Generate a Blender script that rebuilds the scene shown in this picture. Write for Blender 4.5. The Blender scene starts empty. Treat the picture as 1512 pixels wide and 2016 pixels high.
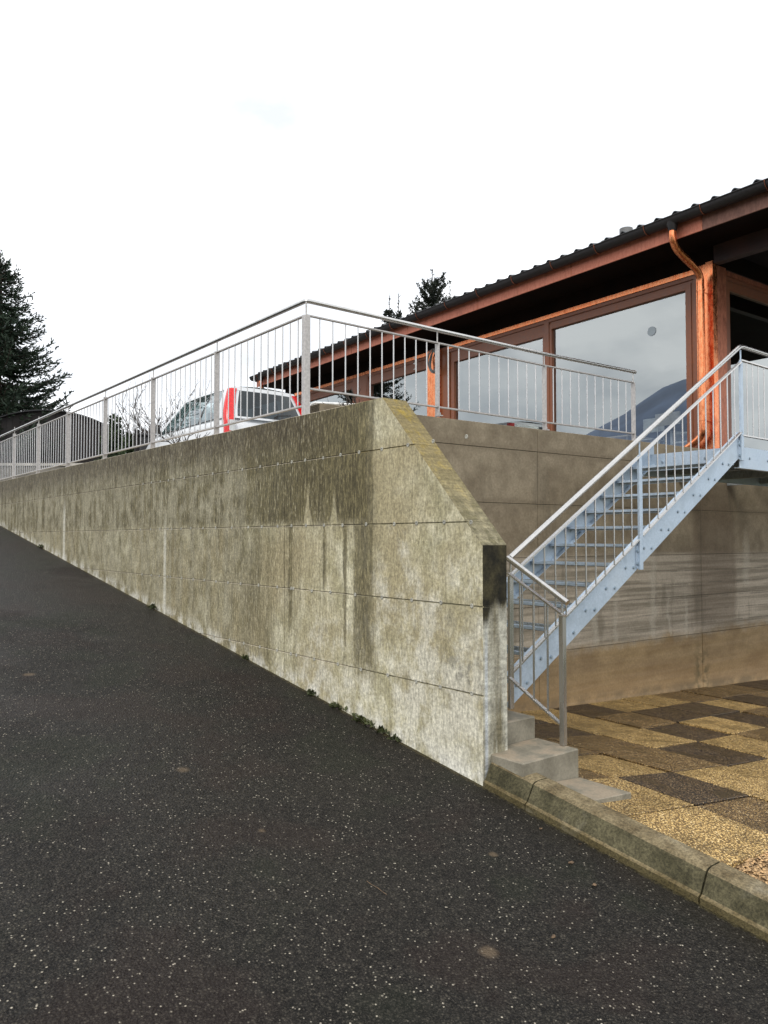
import bpy, bmesh, math, random
import numpy as np
from math import sin, cos, pi, radians, sqrt, atan2
from mathutils import Vector, Matrix
random.seed(7); rng = np.random.default_rng(11)
S_ = bpy.context.scene
COL = S_.collection

# ------------------------------------------------------------------ camera, sky, sun, exposure
cam = bpy.data.cameras.new('camera'); camo = bpy.data.objects.new('camera', cam); COL.objects.link(camo)
camo.location = (0, 0, 1.6); camo.rotation_euler = (radians(91.966), 0, radians(-38.505))
cam.sensor_fit = 'AUTO'; cam.sensor_width = 36; cam.lens = 36*1515/2016
cam.clip_start = 0.05; cam.clip_end = 20000
S_.camera = camo

SUN_DIR = Vector((-0.80, -0.42, 0.95)).normalized()      # towards the sun
world = bpy.data.worlds.new('World'); S_.world = world; world.use_nodes = True
wt = world.node_tree; wt.nodes.clear()
wo = wt.nodes.new('ShaderNodeOutputWorld'); bg = wt.nodes.new('ShaderNodeBackground')
sky = wt.nodes.new('ShaderNodeTexSky'); sky.sky_type = 'NISHITA'; sky.sun_disc = False
sky.sun_elevation = math.asin(SUN_DIR.z); sky.sun_rotation = atan2(SUN_DIR.x, SUN_DIR.y)
sky.dust_density = 3.0
tc = wt.nodes.new('ShaderNodeTexCoord')
mp = wt.nodes.new('ShaderNodeMapping'); mp.inputs['Scale'].default_value = (1, 1, 2.2); mp.inputs['Location'].default_value = (5.3, 2.9, 1.4)
n1 = wt.nodes.new('ShaderNodeTexNoise'); n1.inputs['Scale'].default_value = 3.0; n1.inputs['Detail'].default_value = 6; n1.inputs['Roughness'].default_value = .52
cr = wt.nodes.new('ShaderNodeValToRGB')
cr.color_ramp.elements[0].position = .34; cr.color_ramp.elements[0].color = (.475, .495, .525, 1)
cr.color_ramp.elements[1].position = .62; cr.color_ramp.elements[1].color = (1, 1, 1, 1)
e = cr.color_ramp.elements.new(.47); e.color = (.64, .665, .70, 1)
sc = wt.nodes.new('ShaderNodeVectorMath'); sc.operation = 'SCALE'; sc.inputs['Scale'].default_value = 19.5
mx = wt.nodes.new('ShaderNodeMix'); mx.data_type = 'RGBA'; mx.inputs[0].default_value = .93
L = wt.links.new
L(tc.outputs['Generated'], mp.inputs['Vector']); L(mp.outputs[0], n1.inputs['Vector']); L(n1.outputs['Fac'], cr.inputs[0])
L(cr.outputs[0], sc.inputs[0]); L(sky.outputs[0], mx.inputs[6]); L(sc.outputs[0], mx.inputs[7])
L(mx.outputs[2], bg.inputs[0]); bg.inputs[1].default_value = .1; L(bg.outputs[0], wo.inputs[0])

sl = bpy.data.lights.new('sun', 'SUN'); sl.energy = 1.5; sl.angle = radians(22); sl.color = (1, .95, .87)
so = bpy.data.objects.new('sun', sl); COL.objects.link(so); so.rotation_euler = SUN_DIR.to_track_quat('Z', 'Y').to_euler(); so.location = (-8, -6, 14)
vs = S_.view_settings; vs.view_transform = 'Standard'; vs.look = 'None'; vs.exposure = 0.12; vs.gamma = 1; vs.use_curve_mapping = False

# ------------------------------------------------------------------ node helper
class X:
    def __init__(s, nt, sock): s.nt, s.s = nt, sock
    def _m(s, op, *a, clamp=False):
        n = s.nt.nodes.new('ShaderNodeMath'); n.operation = op; n.use_clamp = clamp
        for i, v in enumerate((s,)+a):
            if isinstance(v, X): s.nt.links.new(v.s, n.inputs[i])
            else: n.inputs[i].default_value = v
        return X(s.nt, n.outputs[0])
    def __add__(s, o): return s._m('ADD', o)
    __radd__ = __add__
    def __sub__(s, o): return s._m('SUBTRACT', o)
    def __rsub__(s, o): return (s*-1)+o
    def __mul__(s, o): return s._m('MULTIPLY', o)
    __rmul__ = __mul__
    def abs(s): return s._m('ABSOLUTE')
    def max(s, o): return s._m('MAXIMUM', o)
    def min(s, o): return s._m('MINIMUM', o)
    def cl(s): return s._m('ADD', 0., clamp=True)
    def pow(s, o): return s._m('POWER', o)
    def ss(s, a, b, lo=0., hi=1.):        # smoothstep a..b -> lo..hi
        n = s.nt.nodes.new('ShaderNodeMapRange'); n.interpolation_type = 'SMOOTHSTEP'
        s.nt.links.new(s.s, n.inputs[0])
        if a > b: a, b, lo, hi = b, a, hi, lo
        for i, v in zip((1, 2, 3, 4), (a, b, lo, hi)): n.inputs[i].default_value = v
        return X(s.nt, n.outputs[0])

class Mat:
    def __init__(s, name):
        s.m = bpy.data.materials.new(name); s.m.use_nodes = True; s.nt = s.m.node_tree
        s.b = s.nt.nodes['Principled BSDF']; g = s.nt.nodes.new('ShaderNodeNewGeometry'); s.g = g
        s.P = g.outputs['Position']; s.N = g.outputs['Normal']
        tcn = s.nt.nodes.new('ShaderNodeTexCoord'); s.O = tcn.outputs['Object']
    def xyz(s, v=None):
        n = s.nt.nodes.new('ShaderNodeSeparateXYZ'); s.nt.links.new(v or s.P, n.inputs[0])
        return [X(s.nt, n.outputs[i]) for i in range(3)]
    def noise(s, scale=1, vec=(1, 1, 1), detail=4, rough=.55, src=None, off=0):
        mpn = s.nt.nodes.new('ShaderNodeMapping'); mpn.inputs['Scale'].default_value = vec; mpn.inputs['Location'].default_value = (off, off*.7, off*.3)
        s.nt.links.new(src or s.P, mpn.inputs[0])
        n = s.nt.nodes.new('ShaderNodeTexNoise'); n.inputs['Scale'].default_value = scale; n.inputs['Detail'].default_value = detail; n.inputs['Roughness'].default_value = rough
        s.nt.links.new(mpn.outputs[0], n.inputs['Vector']); return X(s.nt, n.outputs['Fac'])
    def voro(s, scale, out='Distance', vec=(1, 1, 1), feat='F1', src=None):
        mpn = s.nt.nodes.new('ShaderNodeMapping'); mpn.inputs['Scale'].default_value = vec; s.nt.links.new(src or s.P, mpn.inputs[0])
        n = s.nt.nodes.new('ShaderNodeTexVoronoi'); n.feature = feat; n.inputs['Scale'].default_value = scale
        s.nt.links.new(mpn.outputs[0], n.inputs['Vector']); return n.outputs[out]
    def white(s, src):
        n = s.nt.nodes.new('ShaderNodeTexWhiteNoise'); s.nt.links.new(src, n.inputs[0]); return X(s.nt, n.outputs['Value'])
    def rand(s):
        n = s.nt.nodes.new('ShaderNodeObjectInfo'); return X(s.nt, n.outputs['Random'])
    def mix(s, f, a, b):
        n = s.nt.nodes.new('ShaderNodeMix'); n.data_type = 'RGBA'; n.clamp_factor = True
        for i, v in ((0, f), (6, a), (7, b)):
            if isinstance(v, X): s.nt.links.new(v.s, n.inputs[i])
            elif isinstance(v, (int, float)): n.inputs[i].default_value = v
            elif isinstance(v, tuple): n.inputs[i].default_value = (*v[:3], 1)
            else: s.nt.links.new(v, n.inputs[i])
        return n.outputs[2]
    def mul(s, c, f):           # colour * scalar
        n = s.nt.nodes.new('ShaderNodeVectorMath'); n.operation = 'SCALE'; s.nt.links.new(c, n.inputs[0]); s.nt.links.new(f.s, n.inputs['Scale']); return n.outputs[0]
    def fin(s, col=None, rough=None, metal=None, bump=None, bs=.5, bd=.01, spec=None, coat=None):
        for nm, v in (('Base Color', col), ('Roughness', rough), ('Metallic', metal), ('Specular IOR Level', spec), ('Coat Weight', coat)):
            if v is None: continue
            if isinstance(v, X): s.nt.links.new(v.s, s.b.inputs[nm])
            elif isinstance(v, (int, float)): s.b.inputs[nm].default_value = v
            elif isinstance(v, tuple): s.b.inputs[nm].default_value = (*v, 1)
            else: s.nt.links.new(v, s.b.inputs[nm])
        if bump is not None:
            n = s.nt.nodes.new('ShaderNodeBump'); n.inputs['Strength'].default_value = bs; n.inputs['Distance'].default_value = bd
            s.nt.links.new(bump.s, n.inputs['Height']); s.nt.links.new(n.outputs[0], s.b.inputs['Normal'])
        return s.m

def simple(name, col, rough=.6, metal=0., var=.15, scale=8, spec=.5):
    m = Mat(name); n = m.noise(scale, detail=5); c2 = tuple(c*(1-var*1.6) for c in col); c1 = tuple(min(1, c*(1+var)) for c in col)
    return m.fin(m.mix(n.ss(.3, .7), c2, c1), n.ss(.2, .8, max(.02, rough-.08), min(1, rough+.08)), metal, spec=spec)

ROADS = .1375
def roadz(y): 
    y = min(max(y, -9), 20.2); return ROADS*(y-3.51)

# --- big ramp wall concrete: stains with shapes of their own
def mat_ramp_wall():
    m = Mat('stained_ramp_concrete'); x, y, z = m.xyz(); nx, ny, nz = m.xyz(m.N)
    st = m.noise(1, (1, 9, .7), 6, .62); st2 = m.noise(1, (1, 30, 1.6), 5, .68, off=5); big = m.noise(.9, detail=3, off=2); fine = m.noise(46, detail=5, rough=.72)
    mott = m.noise(6, (1, 1, .8), 5, .65, off=9); fib = m.noise(1, (1, 62, 13), 5, .72, off=3)
    light = m.mix(mott.ss(.32, .68), (.34, .31, .19), (.62, .58, .42))
    warm = m.mix(big.ss(.35, .65), light, (.35, .30, .18))
    edge = y + (st-.5)*.55                      # where the clean corner begins
    top = z + (st-.5)*1.5 + (st2-.5)*.55
    far = edge.ss(5.2, 7.0)
    dark_top = top.ss(1.2, 2.15)
    near = (z + (st2-.5)*.12).ss(1.64, 1.78)*(y + (st2-.5)*.26 + (st-.5)*.12).ss(4.58, 4.82)
    moss = near.max(dark_top*edge.ss(5.9, 6.6)*.92).max((y+(st-.5)*.3).ss(4.62, 4.72)*(y+(st-.5)*.3).ss(5.02, 4.90)*(z+(st2-.5)*.6).ss(.35, .75)*.8).max(far*top.ss(-.9, 1.3)*st.ss(.35, .62, .45, .95))
    def spike(y0, w, zt):
        d = (y-y0+(st2-.5)*.05).abs(); return (w - d + (z*-1+zt).min(.45)*.22).ss(-.012, .03)*z.ss(zt+.02, zt-.1)
    sp = spike(5.62, -.0, 2.06).max(spike(5.22, -.01, 2.06)).max(spike(5.42, -.05, 1.9)*.5)
    moss = moss*(1-sp*.9*y.ss(6.1, 5.9))
    # runs below the joints
    runs = (st2.ss(.56, .72)*top.ss(.15, 1.2)).max(st.ss(.55, .75)*.75*top.ss(.3, 1.1))*edge.ss(4.72, 5.0)
    moss = moss.max(runs*.75).cl()
    for y0, w, za, zb in ((5.06, .035, .45, 1.75), (4.82, .06, .55, 1.72), (4.87, .03, .3, 1.2), (5.36, .03, .9, 1.7), (5.9, .05, .5, 2.0), (4.78, .05, 1.6, 2.3)):
        moss = moss.max((y-y0+(fib-.5)*.03+(st2-.5)*.1).abs().ss(w, w*.25)*z.ss(za, za+.5)*z.ss(zb+.15, zb)*.85)
    mossc = m.mix(st2.ss(.35, .68), (.048, .038, .014), (.125, .104, .045))
    mossc = m.mix(fib.ss(.48, .66)*.55, mossc, (.26, .22, .11))
    stainc = m.mix((st*.5+mott*.5).ss(.40, .60), mossc, (.27, .245, .165))
    stainc = m.mix(y.ss(6.2, 7.2), mossc, stainc)
    col = m.mix(moss*.93, warm, stainc)
    cap = (z + (st2-.5)*.5 + (st-.5)*.3).ss(2.25, 2.62)*y.ss(4.7, 6.0)
    col = m.mix(cap*.75, col, m.mix(fib.ss(.4, .65), (.045, .033, .018), (.11, .088, .05)))
    col = m.mix((mott*.5+big*.5 + (1.3-z)*.12 - (y-4.2)*.04).ss(.50, .66)*y.ss(6.3, 5.5)*(1-moss)*.6, col, (.66, .64, .55))
    # pale lime runs
    lime = (y-8.70).abs().ss(.06, .015)*z.ss(1.95, 1.5).max(0) + (y-12.70).abs().ss(.10, .02)*z.ss(2.3, 1.9) + st2.ss(.66, .8)*far*z.ss(2.1, 1.4)*.7
    lime = lime + (fib*y.ss(4.8, 5.4)).ss(.56, .70)*.45
    col = m.mix(lime.cl()*.75, col, (.56, .54, .45))
    hz = z - (y-3.51)*ROADS
    foot = hz.ss(.16, .0)*mott.ss(.42, .6)
    col = m.mix(foot*.55, col, (.66, .65, .60))
    pt = m.noise(3, detail=5, off=4)
    col = m.mix(((z-1.07).abs().ss(.17, .05)*(y-3.74).abs().ss(.2, .06)*mott.ss(.42, .6))*.75, col, (.19, .16, .07))
    gp = ((z-.72).abs().ss(.16, .04)*(y-3.75).abs().ss(.32, .1)*m.noise(14, detail=4).ss(.5, .62))*.7
    col = m.mix(gp, col, (.24, .23, .19))
    # end face
    endn = m.noise(1, (9, 1, .9), 5, .6, off=7)
    ec = m.mix(endn.ss(.35, .65), (.16, .14, .085), (.44, .43, .36))
    eb = (z + (endn-.5)*.35 - (x-3.74)*.6).ss(1.08, 1.2)
    ec = m.mix(eb, ec, m.mix(mott.ss(.4, .65), (.012, .011, .006), (.055, .047, .022)))
    ec = m.mix((x-3.66).abs().ss(.02, .006)*z.ss(1.1, .8)*.6, ec, (.50, .54, .58))
    col = m.mix(ny.ss(-.75, -.9), col, ec)
    # mossy slope and top
    ym = m.noise(11, detail=5, rough=.7, off=1)
    tp = m.mix(ym.ss(.45, .75), (.20, .16, .075), (.30, .215, .035))
    tp = m.mix(z.ss(2.35, 1.6)*.8, tp, m.mix(ym.ss(.4, .6), (.13, .12, .07), (.25, .23, .16)))
    tp = m.mix(y.ss(4.7, 5.2), tp, (.42, .37, .28))
    col = m.mix(nz.ss(.25, .45), col, tp)
    col = m.mul(col, fine.ss(.25, .75, .62, 1.3))
    col = m.mul(col, fib.ss(.32, .68, .74, 1.20))
    pits = X(m.nt, m.voro(60)).ss(.08, .2)
    sel = m.noise(9, off=8).ss(.5, .62)
    col = m.mul(col, 1-(1-pits)*sel*.55)
    return m.fin(col, moss.ss(0, 1, .85, .7), bump=fine*.6+fib*.6+st2*.5+mott*.5+pits*sel*.4, bs=.45, bd=.008, spec=.3)

def mat_back_wall():
    m = Mat('grey_brown_concrete'); x, y, z = m.xyz()
    mott = m.noise(3.5, detail=6, rough=.6); st = m.noise(1, (5, 5, .8), 6, .6); hs = m.noise(1, (.5, .5, 15), 5, .62, off=3); fine = m.noise(38, detail=4, rough=.7)
    hs2 = m.noise(1, (.35, .35, 5), 4, .6, off=6)
    up = m.mix(mott.ss(.3, .7), (.165, .132, .088), (.265, .22, .152))
    lo = m.mix(hs.ss(.35, .65), (.18, .155, .115), (.38, .33, .26))
    col = m.mix(z.ss(1.45, 1.35), up, lo)
    zb = z + (mott-.5)*.1 - (x-7)*.012
    band = (zb+(mott-.5)*.25).ss(.38, .20)
    mud = m.mix(m.noise(2.2, (1, 1, 2), 4, off=2).ss(.3, .7), (.17, .105, .04), (.27, .185, .085))
    mud = m.mix(z.ss(.15, -.3)*.5, mud, (.22, .12, .035))
    col = m.mix(band*.85, col, mud)
    # darker zone and dark drips
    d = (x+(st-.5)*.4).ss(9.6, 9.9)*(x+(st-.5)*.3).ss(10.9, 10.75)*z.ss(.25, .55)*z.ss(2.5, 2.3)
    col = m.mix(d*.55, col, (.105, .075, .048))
    run = (st.ss(.54, .7)*z.ss(3.0, 2.2)*z.ss(.2, .5))
    col = m.mix(run*.45, col, (.10, .085, .06))
    for x0, w, za, zc in ((7.75, .07, .3, 1.1), (8.1, .05, .3, 1.1), (8.85, .09, .3, 1.5), (9.6, .05, .25, .9), (9.2, .04, .3, .95), (11.1, .10, .9, 1.7)):
        col = m.mix((x-x0+(mott-.5)*.35+(st-.5)*.2).abs().ss(w*1.2, w*.1)*z.ss(za, za+.06)*z.ss(zc+.1, zc-.3)*.4, col, (.40, .37, .30))
    for z0 in (.62, .80, 1.0, 1.17, .45):
        col = m.mix((z-z0+(hs2-.5)*.05).abs().ss(.012, .003)*mott.ss(.4, .55)*x.ss(7.5, 9.5)*.6, col, (.10, .085, .065))
    for z0 in (2.575, 1.983):
        col = m.mix((z-z0+(hs2-.5)*.08).abs().ss(.07, .01)*mott.ss(.4, .6)*.5, col, (.11, .085, .055))
    foot = (z + (x-7.25)*.038).ss(-.17, -.28)*mott.ss(.35, .6)
    col = m.mix(foot*.6, col, (.07, .05, .025))
    col = m.mix((x-9.93).abs().ss(.3, .03)*z.ss(.4, -.2)*m.noise(8, off=1).ss(.45, .6)*.7, col, (.06, .05, .02))
    col = m.mul(col, fine.ss(.25, .75, .82, 1.12))
    return m.fin(col, .8, bump=fine*.5+hs*.7+mott*.4, bs=.35, bd=.008, spec=.3)

def mat_asphalt():
    m = Mat('wet_asphalt'); x, y, z = m.xyz()
    cells = m.voro(78, 'Color'); rnd = m.white(cells); d = X(m.nt, m.voro(78)); big = m.noise(.7, detail=5); big2 = m.noise(2.7, detail=5, off=3); fine = m.noise(130, detail=3, rough=.8); mid_ = m.noise(26, detail=5, rough=.8, off=2)
    cells2 = m.voro(52, 'Color'); r2 = m.white(cells2); d2 = X(m.nt, m.voro(52)); tint = m.noise(1.3, detail=3, off=11)
    col = m.mix(mid_.ss(.38, .62), (.0022, .0020, .0017), (.014, .0125, .0105))
    col = m.mix(rnd.ss(.35, 1.0)*d.ss(.6, .15)*mid_.ss(.3, .6), col, (.085, .075, .058))
    col = m.mix(fine.ss(.50, .68)*.7, col, (.085, .074, .06))
    col = m.mix(rnd.ss(.93, .97)*d.ss(.42, .2)*fine.ss(.35, .5), col, (.50, .45, .36))
    col = m.mix(r2.ss(.93, .97)*d2.ss(.24, .12)*fine.ss(.38, .5), col, (.46, .42, .34))
    col = m.mix(tint.ss(.5, .62)*.22, col, (.030, .015, .012)); col = m.mix(tint.ss(.47, .36)*.22, col, (.018, .026, .012))
    for px, py, r in ((2.43, 2.34, .05), (1.62, 1.10, .045), (2.05, 4.6, .06), (1.7, 6.9, .07), (3.05, 2.9, .03), (2.1, 3.7, .035)):
        n = m.nt.nodes.new('ShaderNodeVectorMath'); n.operation = 'DISTANCE'
        cxy = m.nt.nodes.new('ShaderNodeCombineXYZ'); m.nt.links.new(x.s, cxy.inputs[0]); m.nt.links.new(y.s, cxy.inputs[1])
        m.nt.links.new(cxy.outputs[0], n.inputs[0]); n.inputs[1].default_value = (px, py, 0)
        dd = X(m.nt, n.outputs['Value']) + (big2-.5)*.12
        col = m.mix(dd.ss(r, r*.3)*.4, col, (.22, .16, .10))
    edge = (x + (big2-.5)*.35).ss(3.35, 3.6)
    col = m.mix(edge*.5, col, (.016, .013, .007))
    col = m.mix((x + (mid_-.5)*.16).ss(3.585, 3.615)*.85, col, (.060, .050, .022))
    wet = (big + (y-6).ss(0, 8)*.2).ss(.65, .35)
    return m.fin(col, wet.ss(0, 1, .44, .64)+fine*.1, bump=(1-d)*1.0+fine*.6+mid_*.8, bs=.95, bd=.011, spec=.18)

def mat_tile(kind):
    m = Mat('exposed_aggregate_'+kind); rd = m.rand()
    cells = m.voro(88, 'Color'); rnd = m.white(cells); d = X(m.nt, m.voro(88)); n = m.noise(4.5, detail=5, off=2); fine = m.noise(80, detail=3)
    a, b, mo = {'pale': ((.90, .63, .25), (.42, .26, .09), .45), 'mid': ((.48, .31, .115), (.17, .10, .038), .6), 'dark': ((.27, .17, .075), (.055, .034, .017), 1.1)}[kind]
    col = m.mix(rnd, b, a); col = m.mix(d.ss(.25, .6), col, tuple(c*.30 for c in b))
    col = m.mix(rnd.ss(.86, .94)*d.ss(.45, .2)*(.35 if kind == 'dark' else .8), col, (.74, .62, .40))
    col = m.mix((n + (rd-.5)*.12).ss(.50, .66)*mo*.75, col, (.045, .032, .016))
    col = m.mul(col, rd.ss(0, 1, .88, 1.12))
    return m.fin(col, n.ss(.4, .65, .6, .32), bump=(1-d)+fine*.3, bs=.8, bd=.006, spec=.4)

def mat_kerb():
    m = Mat('mossy_kerb_concrete'); x, y, z = m.xyz(); nx, ny, nz = m.xyz(m.N)
    n = m.noise(7, detail=6, rough=.62); f = m.noise(70, detail=4, rough=.7); n2 = m.noise(2.5, detail=4, off=3)
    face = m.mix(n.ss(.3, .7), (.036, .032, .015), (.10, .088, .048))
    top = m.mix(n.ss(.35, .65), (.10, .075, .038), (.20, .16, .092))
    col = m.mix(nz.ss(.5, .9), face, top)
    low = (z - (y-3.51)*ROADS + (n-.5)*.015).ss(.05, .035)
    col = m.mix(low*.6, col, (.095, .072, .028))
    col = m.mix(n2.ss(.55, .7)*.4, col, (.30, .28, .22))
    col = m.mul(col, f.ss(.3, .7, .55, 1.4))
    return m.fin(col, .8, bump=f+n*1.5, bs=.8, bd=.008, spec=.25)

def mat_step():
    m = Mat('smooth_step_concrete'); n = m.noise(5, detail=6); f = m.noise(60, detail=4, rough=.7); nx, ny, nz = m.xyz(m.N)
    col = m.mix(n.ss(.3, .7), (.145, .13, .095), (.25, .228, .175))
    col = m.mix(nz.ss(.5, .9)*n.ss(.4, .6)*.6, col, (.29, .22, .15))
    col = m.mul(col, f.ss(.25, .75, .82, 1.15))
    return m.fin(col, .6, bump=f+n, bs=.3, bd=.004)

def mat_galv():
    m = Mat('galvanised_steel'); v = m.voro(70, 'Color'); r = m.white(v); n = m.noise(5, detail=4)
    n3 = m.noise(1.6, detail=5, off=4); col = m.mix(r, (.40, .49, .59), (.49, .58, .68)); col = m.mix(n.ss(.5, .66)*.25, col, (.27, .33, .38)); col = m.mix(n3.ss(.52, .64)*.2, col, (.58, .64, .68))
    return m.fin(col, r.ss(0, 1, .42, .55), .55, spec=.5, bump=m.noise(20, detail=3), bs=.1, bd=.003)

def mat_stainless():
    m = Mat('brushed_stainless_steel'); n = m.noise(30, (1, 1, .1), 3)
    return m.fin(m.mix(n, (.42, .41, .40), (.60, .59, .57)), n.ss(.2, .8, .20, .32), .95)

def mat_copper(name, a, b, rough, metal, pat=.5):
    m = Mat(name); n = m.noise(7, (1, 1, .6), 6, .7); n2 = m.noise(26, (1, 1, .4), 5, .75, off=4); st = m.noise(1, (12, 12, .7), 4, .6)
    col = m.mix(n2.ss(.35, .65), a, b); col = m.mix(n.ss(.52, .68)*pat, col, tuple(c*.45 for c in a)); col = m.mix(st.ss(.6, .7)*.35, col, tuple(min(1, c*1.25) for c in b))
    return m.fin(col, n2.ss(.2, .8, rough-.08, rough+.12), metal, bump=n2, bs=.12, bd=.003)

def mat_glass(name, refl, tint, wav=0.):
    m = Mat(name); nt = m.nt; nt.nodes.remove(m.b)
    out = [n for n in nt.nodes if n.type == 'OUTPUT_MATERIAL'][0]
    g = nt.nodes.new('ShaderNodeBsdfGlossy'); g.inputs['Roughness'].default_value = .0; g.inputs['Color'].default_value = (.93, .99, 1, 1)
    t = nt.nodes.new('ShaderNodeBsdfTransparent'); t.inputs['Color'].default_value = (*tint, 1)
    fr = nt.nodes.new('ShaderNodeLayerWeight'); fr.inputs['Blend'].default_value = .5
    f = X(nt, fr.outputs['Facing']).pow(3.5)*(1-refl)+refl
    ms = nt.nodes.new('ShaderNodeMixShader'); nt.links.new(f.cl().s, ms.inputs[0]); nt.links.new(t.outputs[0], ms.inputs[1]); nt.links.new(g.outputs[0], ms.inputs[2]); nt.links.new(ms.outputs[0], out.inputs[0])
    if wav:
        bn = nt.nodes.new('ShaderNodeBump'); bn.inputs['Strength'].default_value = wav; bn.inputs['Distance'].default_value = .02
        nt.links.new(m.noise(.8, detail=1).s, bn.inputs['Height']); nt.links.new(bn.outputs[0], g.inputs['Normal'])
    return m.m

def mat_foliage(name, a, b):
    m = Mat(name); n = m.noise(2.0, detail=4); n2 = m.noise(18, detail=2)
    return m.fin(m.mix(n.ss(.35, .65)*.6+n2.ss(.35, .65)*.4, a, b), .65, spec=.25)

M = dict(
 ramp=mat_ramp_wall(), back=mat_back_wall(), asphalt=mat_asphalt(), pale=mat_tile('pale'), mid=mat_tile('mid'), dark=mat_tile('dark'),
 kerb=mat_kerb(), step=mat_step(), galv=mat_galv(), galvpost=simple('dull_galvanised_post', (.43, .41, .395), .45, .35, .12, 40), treadsteel=simple('dull_tread_steel', (.30, .33, .34), .5, .6, .2, 30), shadesteel=simple('shade_painted_grating', (.03, .032, .034), .7, .3, .2, 20), steel=mat_stainless(),
 copper=mat_copper('bright_copper', (.62, .17, .065), (.84, .34, .16), .25, .95, .45),
 copper_dull=mat_copper('weathered_copper', (.30, .095, .05), (.50, .19, .11), .42, .7, .6),
 fascia=mat_copper('copper_fascia', (.42, .13, .075), (.52, .19, .12), .5, .35, .35),
 fascia2=mat_copper('browned_copper_fascia', (.16, .07, .05), (.24, .12, .085), .55, .3, .4), gutter=mat_copper('dark_gutter_copper', (.009, .008, .009), (.018, .015, .016), .5, .1, .3),
 frame=simple('brown_painted_frame', (.19, .062, .024), .42, 0, .08, 20),
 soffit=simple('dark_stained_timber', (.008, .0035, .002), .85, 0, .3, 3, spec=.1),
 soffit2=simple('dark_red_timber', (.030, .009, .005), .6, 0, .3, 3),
 rooftile=simple('black_roof_tile', (.028, .030, .033), .55, 0, .3, 14),
 potgrey=simple('grey_vent_cap', (.16, .16, .16), .6),
 glass=mat_glass('window_glass', .27, (.60, .64, .64)), glassdark=mat_glass('shaded_window_glass', .22, (.20, .21, .18)),
 carglass=mat_glass('car_window_glass', .22, (.40, .48, .47)), carglassd=mat_glass('tinted_car_glass', .05, (.05, .06, .07)),
 carpaint=simple('white_car_paint', (.62, .64, .66), .25, 0, .01, 4), blackplastic=simple('black_plastic', (.02, .02, .02), .5, 0, .1),
 redlamp=simple('red_lamp_lens', (.62, .012, .012), .18, 0, .15, 30), clearlamp=simple('clear_lamp_lens', (.6, .62, .62), .12, 0, .1, 30),
 tyre=simple('tyre_rubber', (.02, .02, .02), .8), rim=simple('wheel_alloy', (.5, .5, .52), .35, .8),
 seatcloth=simple('grey_green_seat_fabric', (.16, .22, .20), .9),
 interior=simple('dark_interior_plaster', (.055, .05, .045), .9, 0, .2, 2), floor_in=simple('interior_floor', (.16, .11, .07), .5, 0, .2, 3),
 palewood=simple('pale_wood', (.62, .50, .36), .5, 0, .1, 5), whiteplastic=simple('white_plastic', (.75, .75, .73), .5), beige=simple('beige_cloth', (.55, .50, .44), .9),
 cable=simple('grey_cable', (.16, .17, .17), .5), joint=simple('dark_joint', (.03, .027, .018), .95), blackjoint=simple('black_kerb_joint', (.008, .007, .006), .95),
 terrace=simple('terrace_paving', (.22, .20, .17), .85, 0, .2, 3), soil=simple('bedding_soil', (.13, .075, .03), .95, 0, .3, 9), field=simple('grass_field', (.06, .075, .03), .95, 0, .3, .2),
 hill=simple('haze_tinted_hill', (.22, .27, .38), 1., 0, .2, .003), bark=simple('conifer_bark', (.05, .035, .025), .9, 0, .3, 12),  # pale blue of the hill is distance haze put into its colour
 twig=simple('bare_twig', (.055, .042, .034), .9, 0, .3, 10), needles=mat_foliage('spruce_needles', (.010, .020, .013), (.030, .050, .028)),
 needles2=mat_foliage('far_spruce_needles', (.012, .017, .013), (.028, .038, .025)), hedge=mat_foliage('evergreen_leaves', (.012, .022, .010), (.05, .075, .03)),
 weed=mat_foliage('weed_leaves', (.020, .026, .010), (.075, .085, .03)), deadleaf=simple('dry_brown_leaf', (.14, .09, .05), .8, 0, .3, 40),
 shed=simple('tarred_boards', (.008, .005, .0045), .8, 0, .35, 5), shedroof=simple('shed_roofing', (.015, .015, .017), .7), lowwall=simple('pale_cast_wall', (.42, .40, .36), .85, 0, .15, 5), lowdark=simple('grey_render', (.16, .15, .13), .9, 0, .2, 4),
 planter=simple('cream_trough', (.58, .53, .45), .7, 0, .1, 6), sticker=simple('grey_sticker', (.27, .31, .34), .8, 0, .02), bolt=simple('steel_bolt', (.33, .40, .46), .4, .8),
 stone=simple('warm_gravel', (.42, .27, .13), .8, 0, .5, 60), limb=simple('tie_hole_rim', (.34, .33, .28), .9), hole=simple('tie_hole_dark', (.05, .045, .03), .9),
)

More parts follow.
